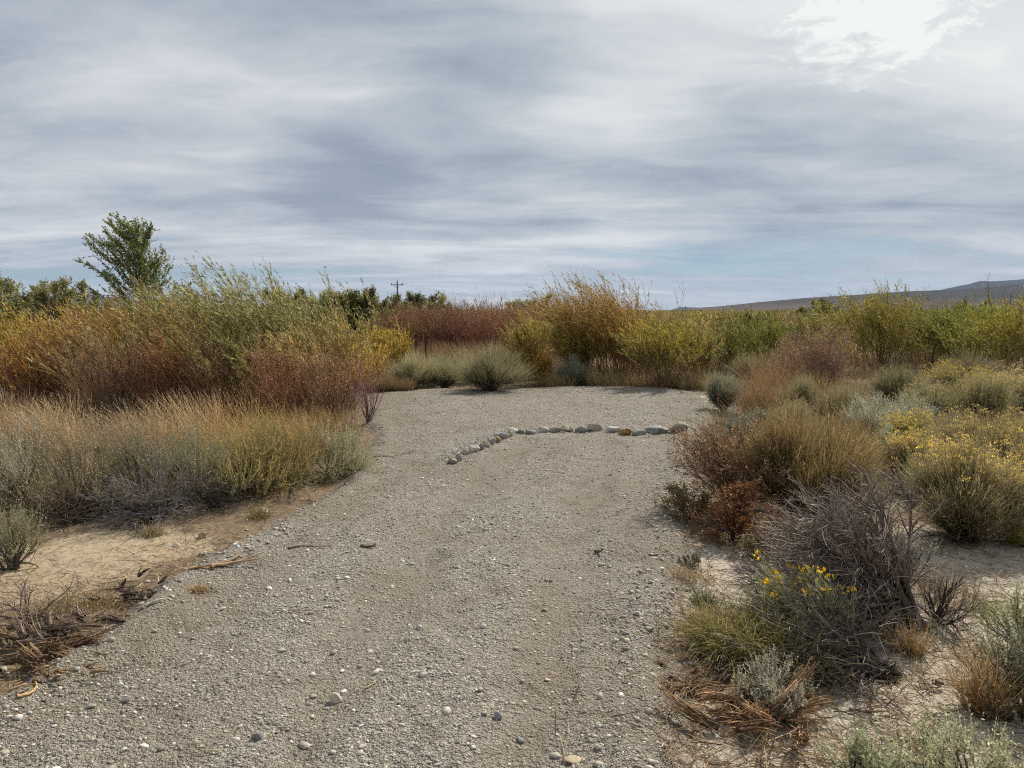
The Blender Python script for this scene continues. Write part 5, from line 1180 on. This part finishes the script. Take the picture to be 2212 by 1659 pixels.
def right_front():
    # centre right shrub: olive top, red brown branches, red leaves low left
    OT = dict(twig=((0.12, 0.075, 0.045), (0.29, 0.21, 0.095)), tip=((0.38, 0.29, 0.11), (0.29, 0.22, 0.09), (0.46, 0.35, 0.16)))
    brm(1735, 1130, 878, 300, 400, 'olive topped bushy shrub with dark stems, centre right beside the gravel', name='olive_shrub', cat='shrub', n=8000, woody=60, wood=(0.085, 0.05, 0.04), under=1.5, d=6.0, **OT)
    br(1580, 1130, 905, 230, 401, 'reddish brown twiggy shrub leaning over the right edge of the gravel', d=6.1, name='twiggy_shrub', cat='shrub', k=46, n2=14, n3=80, r=0.006, c=((0.10, 0.045, 0.035), (0.27, 0.17, 0.11)), splay=0.75, wig=0.09, leafcol=((0.24, 0.20, 0.09), (0.30, 0.24, 0.12), (0.28, 0.10, 0.05)), nleaf=9000, lean=(-0.15, 0, 0), tg=0.18)
    br(1590, 1175, 1050, 200, 402, 'low shrub of rusty red leaves at the foot of the twiggy one', d=5.35, name='red_leaf_shrub', cat='shrub', k=30, n2=12, n3=60, r=0.004, c=((0.10, 0.04, 0.03), (0.20, 0.09, 0.06)), splay=1.0, wig=0.1, leafcol=((0.19, 0.06, 0.025), (0.12, 0.045, 0.02), (0.27, 0.11, 0.04), (0.19, 0.13, 0.045), (0.14, 0.11, 0.04)), nleaf=8000)
    br(1490, 1120, 1030, 110, 403, 'outermost brown twigs with small green leaves over the gravel', d=5.9, name='twiggy_shrub', cat='shrub', k=20, n2=10, n3=50, r=0.004, c=((0.12, 0.06, 0.045), (0.22, 0.14, 0.09)), splay=0.9, wig=0.1, leafcol=((0.16, 0.16, 0.05), (0.25, 0.14, 0.05)), nleaf=3500, lean=(-0.2, 0, 0))
    brm(1840, 1120, 985, 150, 404, 'grey olive feathery shrub right of the olive topped one', d=5.9, name='olive_shrub', cat='shrub', n=3600, woody=26, twig=((0.12, 0.10, 0.07), (0.22, 0.20, 0.12)), tip=((0.26, 0.24, 0.15),))
    # dead grey leaning bush
    x, y = at(1965, 1352); z = gz(x, y)
    bare('leaning_dead_bush', (x + 0.04, y + 0.04, z), 0.76, 0.7, 410, 'big weathered grey dead bush leaning left over the pale ground', 'dead shrub', c=((0.075, 0.058, 0.05), (0.29, 0.235, 0.195)), k=30, n2=26, n3=190, r=0.0160,
         dirs=((-1.1, 0.3, 0.80), (-0.85, 0.2, 1.0), (-1.2, 0.1, 0.6), (-0.55, 0.2, 1.1), (-1.1, 0.5, 0.75), (-0.30, 0.1, 1.1)), wig=0.045, up=0.0, lean=(-0.22, 0, 0.0), w3=0.0032, tg=0.17)
    lead = [o for o in bpy.data.objects if o.name.startswith('leaning_dead_bush')][-1]
    rng = np.random.default_rng(4100); mb = MB()
    P = np.array([[(0, 0, -0.02), (-0.015, 0, 0.10), (-0.05, 0.01, 0.22), (-0.10, 0.02, 0.33), (-0.17, 0.03, 0.44), (-0.27, 0.05, 0.54)], [(0.0, 0.02, 0), (-0.06, 0.03, 0.10), (-0.15, 0.05, 0.20), (-0.27, 0.07, 0.29), (-0.40, 0.09, 0.38), (-0.52, 0.1, 0.47)],
                  [(0.02, -0.02, 0), (-0.10, -0.02, 0.06), (-0.22, -0.02, 0.13), (-0.36, 0, 0.21), (-0.50, 0.0, 0.27), (-0.64, 0.0, 0.33)]]) + rng.normal(0, 0.006, (3, 6, 3))
    tube(mb, rng, P, np.array([0.032, 0.022, 0.018]), 0.007, (0.10, 0.075, 0.06), (0.20, 0.16, 0.13), 9, rough=0.3, mot=0.35)
    mb.build('trunk', M_WOOD, lead)
    x, y = at(1905, 1440); z = gz(x, y)
    bare('tangled_branches', (x, y, z), 0.42, 0.75, 411, 'tangle of dark bare branches sprawling left from a bleached root', 'dead shrub', c=((0.03, 0.026, 0.024), (0.22, 0.19, 0.165)), k=90, n2=9, n3=26, r=0.0060,  # dark branches, darkened further to paint the tangle's shaded interior
         dirs=((-1, 0.1, 0.15), (-1, 0.5, 0.35), (-1, -0.1, 0.4), (-0.8, 0.5, 0.6), (-1, 0.3, 0.05)), wig=0.13, up=-0.08, w3=0.003, tg=0.3)
    x, y = at(1880, 1330)
    bare('tangled_branches', (x, y + 0.25, gz(x, y)), 0.34, 0.6, 412, 'branches painted black as shade under the leaning dead bush', 'dead shrub', c=((0.02, 0.018, 0.018), (0.085, 0.07, 0.065)), k=90, n2=10, n3=30, r=0.006,  # near-black colour stands in for the shade below the bush
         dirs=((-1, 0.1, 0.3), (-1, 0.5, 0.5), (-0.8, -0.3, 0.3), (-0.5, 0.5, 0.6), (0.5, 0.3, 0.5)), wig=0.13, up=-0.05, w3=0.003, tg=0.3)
    brown_pile(1900, 1440, 90, 50, 413, 'bleached grey twisted root where the tangled branches start', 1.5, 36, name='bleached_root', c=((0.26, 0.21, 0.17), (0.42, 0.37, 0.31)), r=0.007, dirs=((0.7, -0.4, 0.1), (-0.7, 0, 0.4)))
    # the pale green flowering plant
    x, y = at(1745, 1352); z = gz(x, y)
    broom('leaning_rabbitbrush', (x - 0.05, y - 0.16, z), 0.40, 0.32, 420, 'pale green rabbitbrush leaning left with orange yellow flower heads', 'rabbitbrush', twig=((0.30, 0.27, 0.14), (0.48, 0.48, 0.26)), tip=((0.60, 0.59, 0.35), (0.46, 0.47, 0.25)),
          flower=((0.85, 0.52, 0.02), (0.75, 0.50, 0.03)), nf=22, n=1400, woody=14, lean=(-0.70, 0.05, 0), splay=0.95, wtw=0.0022, ll=0.035, ftop=0.12, leafy=1.2, under=0.4, wood=(0.2, 0.16, 0.12), fsz=0.012)
    # grass and sages in front
    gr(1600, 1400, 1285, 230, 430, 'dark green and straw grass clump under the flowering plant', c0=(0.055, 0.06, 0.02), c1=((0.24, 0.21, 0.065), (0.46, 0.36, 0.15), (0.12, 0.13, 0.04), (0.34, 0.27, 0.11)), seeds=((0.34, 0.27, 0.13),), n=2600, w=0.0042, splay=0.95, ns=2500, lean=(-0.1, 0, 0), droop=0.5)
    gr(1730, 1435, 1320, 150, 431, 'broad bladed yellow green grass beside the tangled branches', c0=(0.07, 0.07, 0.02), c1=((0.28, 0.25, 0.08), (0.36, 0.29, 0.13)), n=700, w=0.005, splay=0.9, ns=500, lean=(0.1, 0, 0), droop=0.5)
    gr(1520, 1300, 1265, 60, 432, 'dark bluish green grass tuft on the right edge of the gravel', c0=(0.03, 0.055, 0.03), c1=((0.08, 0.12, 0.07),), n=350, w=0.004, splay=1.0, ns=0, lean=(0, 0, 0))
    br(1640, 1215, 1120, 190, 438, 'dark twiggy undergrowth between the rusty red leaves and the leaning dead bush', d=4.95, name='twiggy_shrub', cat='shrub', k=30, n2=10, n3=50, r=0.004, c=((0.06, 0.035, 0.03), (0.22, 0.15, 0.11)), splay=1.2, wig=0.12, leafcol=((0.16, 0.06, 0.03), (0.20, 0.17, 0.07), (0.26, 0.22, 0.11)), nleaf=3500, up=0.0)
    gr(1500, 1250, 1205, 110, 439, 'sparse dry grass on the rubble beside the rusty red leaves', c0=(0.12, 0.09, 0.05), c1=((0.38, 0.30, 0.16), (0.28, 0.24, 0.12)), n=260, w=0.003, splay=1.0, ns=300, lean=(0, 0, 0))
    gr(1530, 1350, 1290, 90, 433, 'thin brown grass beside the gravel left of the green clump', c0=(0.09, 0.07, 0.03), c1=((0.28, 0.22, 0.10), (0.2, 0.17, 0.07)), n=600, w=0.003, splay=1.1, ns=500, lean=(0, 0, 0))
    gr(1960, 1395, 1320, 90, 434, 'golden tuft at the base of the leaning dead bush', c1=((0.40, 0.28, 0.12), (0.33, 0.23, 0.10)), n=420, w=0.003, splay=0.8, ns=500)
    gr(2135, 1520, 1370, 120, 435, 'orange brown dry grass clump standing on pale ground at the right', c0=(0.16, 0.09, 0.04), c1=((0.42, 0.27, 0.12), (0.36, 0.22, 0.10), (0.48, 0.34, 0.18)), seeds=((0.40, 0.27, 0.13),), n=700, w=0.0026, splay=0.55, ns=1800, lean=(-0.15, 0, 0))
    gr(2060, 1290, 1250, 220, 436, 'thin straw grass patch on the pale ground right of the dead bush', c1=((0.33, 0.27, 0.14),), n=500, w=0.0028, splay=1.2, ns=700)
    sg(1665, 1520, 1395, 190, 440, 'small silvery grey sage between the grass and the brown root crown', col=((0.36, 0.33, 0.25), (0.26, 0.24, 0.17), (0.44, 0.41, 0.32)), n=170, tall=0.6, dens=0.55, dead=1.6, ll=0.010, lw=0.0045)
    sg(1640, 1530, 1455, 90, 441, 'bluish small sage touching the top of the root crown', col=((0.29, 0.31, 0.22), (0.21, 0.23, 0.16)), n=90, tall=0.5, dens=0.7, ll=0.010, lw=0.0045)
    sg(1850, 1690, 1545, 110, 442, 'green grey leafy sprigs at the bottom right of the root crown', col=((0.36, 0.37, 0.23), (0.27, 0.29, 0.17)), n=34, tall=1.1, dens=0.45, ll=0.014, lw=0.006, dead=0.1)
    sg(2090, 1700, 1520, 210, 443, 'green grey sage with slender stems in the bottom right corner', col=((0.36, 0.37, 0.23), (0.27, 0.29, 0.17), (0.46, 0.44, 0.29)), n=60, tall=1.2, dens=0.5, ll=0.014, lw=0.006, dead=0.2)
    sg(2205, 1520, 1290, 110, 444, 'dark stemmed grey green plant on the right edge', col=((0.19, 0.20, 0.13), (0.15, 0.16, 0.10)), n=90, tall=0.9, dens=0.6, wood=(0.07, 0.055, 0.05), dead=0.5, ll=0.012, lw=0.005)
    sg(2215, 1400, 1225, 80, 445, 'yellow green leafy plant cut off by the right edge', col=((0.26, 0.27, 0.13), (0.20, 0.22, 0.10)), n=70, tall=0.9, dens=0.7, ll=0.012, lw=0.005)
    sg(2025, 1335, 1170, 80, 446, 'thin upright reddish grey plant right of the leaning dead bush', col=((0.22, 0.17, 0.13), (0.27, 0.22, 0.17)), n=80, tall=0.8, dens=0.25, wood=(0.13, 0.085, 0.07), dead=1.0, ll=0.010, lw=0.004)
    sg(1965, 1240, 1110, 110, 447, 'pale grey sage behind the top of the leaning dead bush', col=((0.27, 0.26, 0.22), (0.22, 0.215, 0.18)), n=100, tall=0.6, dens=0.4, dead=0.8, ll=0.012, lw=0.005)
    sg(1500, 1215, 1180, 60, 448, 'tiny pale sage on the rubble right of the gravel', col=((0.27, 0.28, 0.2),), n=40, ll=0.010, lw=0.004)
right_front()

# ------------------------------------------------------------------ ground cover nobody would count
def cover():
    rng = np.random.default_rng(900)
    # dry grass and weeds of the field, behind and between the named plants
    mb = MB()
    n = 3000; r = 7 * (34 / 7) ** rng.random(n); a = np.radians(rng.uniform(-38, 38, n)); x = r * np.sin(a); y = r * np.cos(a)
    k = (path_sd(x, y) < -0.35); x, y, r = x[k], y[k], r[k]; z = ground_z(x, y)
    cols = pal(rng, ((0.34, 0.24, 0.12), (0.26, 0.19, 0.09), (0.20, 0.18, 0.08), (0.38, 0.27, 0.14), (0.17, 0.16, 0.09)), len(x), 0.2)
    for i in range(len(x)):
        tuft(mb, rng, x[i], y[i], z[i], 46, 0.28 + 0.22 * rng.random(), 0.16 + 0.01 * r[i], cols[i] * 0.45, cols[i], w=0.0035 + 0.0002 * r[i], splay=0.7, K=3)
    o = mb.build('dry_grass', M_GRASS); o['kind'] = 'stuff'; o['label'] = 'dry grass covering the field between the shrubs'
    # the far field of low scrub
    mb = MB()
    n = 9000; r = 27 * (330 / 27) ** (rng.random(n) ** 0.9); a = np.radians(rng.uniform(-40, 40, n)); x = r * np.sin(a); y = r * np.cos(a)
    pc = np.array([(0.21, 0.20, 0.05), (0.15, 0.155, 0.045), (0.28, 0.23, 0.07), (0.34, 0.24, 0.10), (0.22, 0.15, 0.08), (0.16, 0.16, 0.075), (0.26, 0.24, 0.07)])
    cell = (fbm(x / 14, y / 14, 71, 2) * 14).astype(int) % len(pc)
    cols = pc[cell] * rng.uniform(0.75, 1.3, (n, 1))
    H = rng.uniform(0.7, 1.35, n) * (0.35 + 1.5 * fbm(x / 6, y / 6, 131, 3)) * np.clip(1.25 - r / 400, 0.9, 1.25); H = np.where(x > 1, np.minimum(H, 1.35 + 0.1 * rng.random(n)), H)
    m = 46
    X = np.repeat(np.stack([x, y, 0 * x], -1), m, 0); q = len(X)
    rr = np.repeat(0.35 + r * 0.012, m)
    off = rng.normal(0, 0.5, (q, 3)) * rr[:, None] * np.array([1, 1, 0])
    hh = np.repeat(H, m) * rng.uniform(0.1, 1.0, q) * np.exp(-0.8 * (off[:, 0] ** 2 + off[:, 1] ** 2) / (rr * 1.1) ** 2)
    p = X + off; p[:, 2] = hh
    d = rng.normal(0, 0.35, (q, 3)) + np.array([-0.25, 0, 1.0])
    sz = np.repeat(0.10 + r * 0.0022, m)
    leaves(mb, rng, p, d, sz * 1.7, 1.0 * sz.mean() * 0.34, np.repeat(cols, m, 0) * rng.uniform(0.7, 1.3, (q, 1)))
    o = mb.build('scrubland', M_LEAF); o['kind'] = 'stuff'; o['label'] = 'low scrub covering the plain to the foot of the hills'
    # twigs, straw and bark on the verges
    mb = MB()
    n = 62000; r = 2.4 * (14 / 2.4) ** rng.random(n); a = np.radians(rng.uniform(-42, 42, n)); x = r * np.sin(a); y = r * np.cos(a)
    s = path_sd(x, y); k = (s < 0.05) | ((s < 0.5) & (rng.random(n) < 0.05)) | (rng.random(n) < 0.004)
    k &= rng.random(n) < np.clip(fbm(x * 1.4, y * 1.4, 55, 3) * 3 - 0.8, 0.1, 1)
    x, y = x[k], y[k]; n = len(x); z = ground_z(x, y)
    an = rng.uniform(0, 6.28, n); D = np.stack([np.cos(an), np.sin(an), rng.uniform(-0.02, 0.18, n)], -1)
    G = grow(rng, np.stack([x, y, z + 0.008], -1), D, 0.03 + 0.22 * rng.random(n) ** 2.2, 4, wig=0.12)
    G[:, :, 2] = np.maximum(G[:, :, 2], z[:, None] + 0.004)
    ribbon(mb, rng, G, 0.0042 * rng.uniform(0.5, 1.5, n), 0.0018, pal(rng, ((0.13, 0.085, 0.05), (0.26, 0.18, 0.10), (0.42, 0.32, 0.19), (0.07, 0.05, 0.035)), n, 0.2), (0.24, 0.17, 0.10))
    o = mb.build('twig_litter', M_GRASS); o['kind'] = 'stuff'; o['label'] = 'fallen twigs and straw on the verges'
cover()

# ------------------------------------------------------------------ the air
def haze():
    v = [(-9500, -9500, -6), (9500, -9500, -6), (9500, 11500, -6), (-9500, 11500, -6)]
    top = 440
    V = v + [(a, b, top) for a, b, _ in v]
    me = bpy.data.meshes.new('haze'); me.from_pydata(V, [], [(0, 3, 2, 1), (4, 5, 6, 7), (0, 1, 5, 4), (1, 2, 6, 5), (2, 3, 7, 6), (3, 0, 4, 7)])
    m = bpy.data.materials.new('haze'); m.use_nodes = True; N = NT(m.node_tree)
    pv = N.n('ShaderNodeVolumePrincipled'); pv.inputs['Color'].default_value = (0.55, 0.70, 0.98, 1); pv.inputs['Density'].default_value = 4.0e-5
    out = N.n('ShaderNodeOutputMaterial'); N.nt.links.new(pv.outputs[0], out.inputs['Volume'])
    me.materials.append(m)
    o = bpy.data.objects.new('haze', me); COL.objects.link(o); o['kind'] = 'stuff'; o['label'] = 'thin bluish haze in the air'
haze()
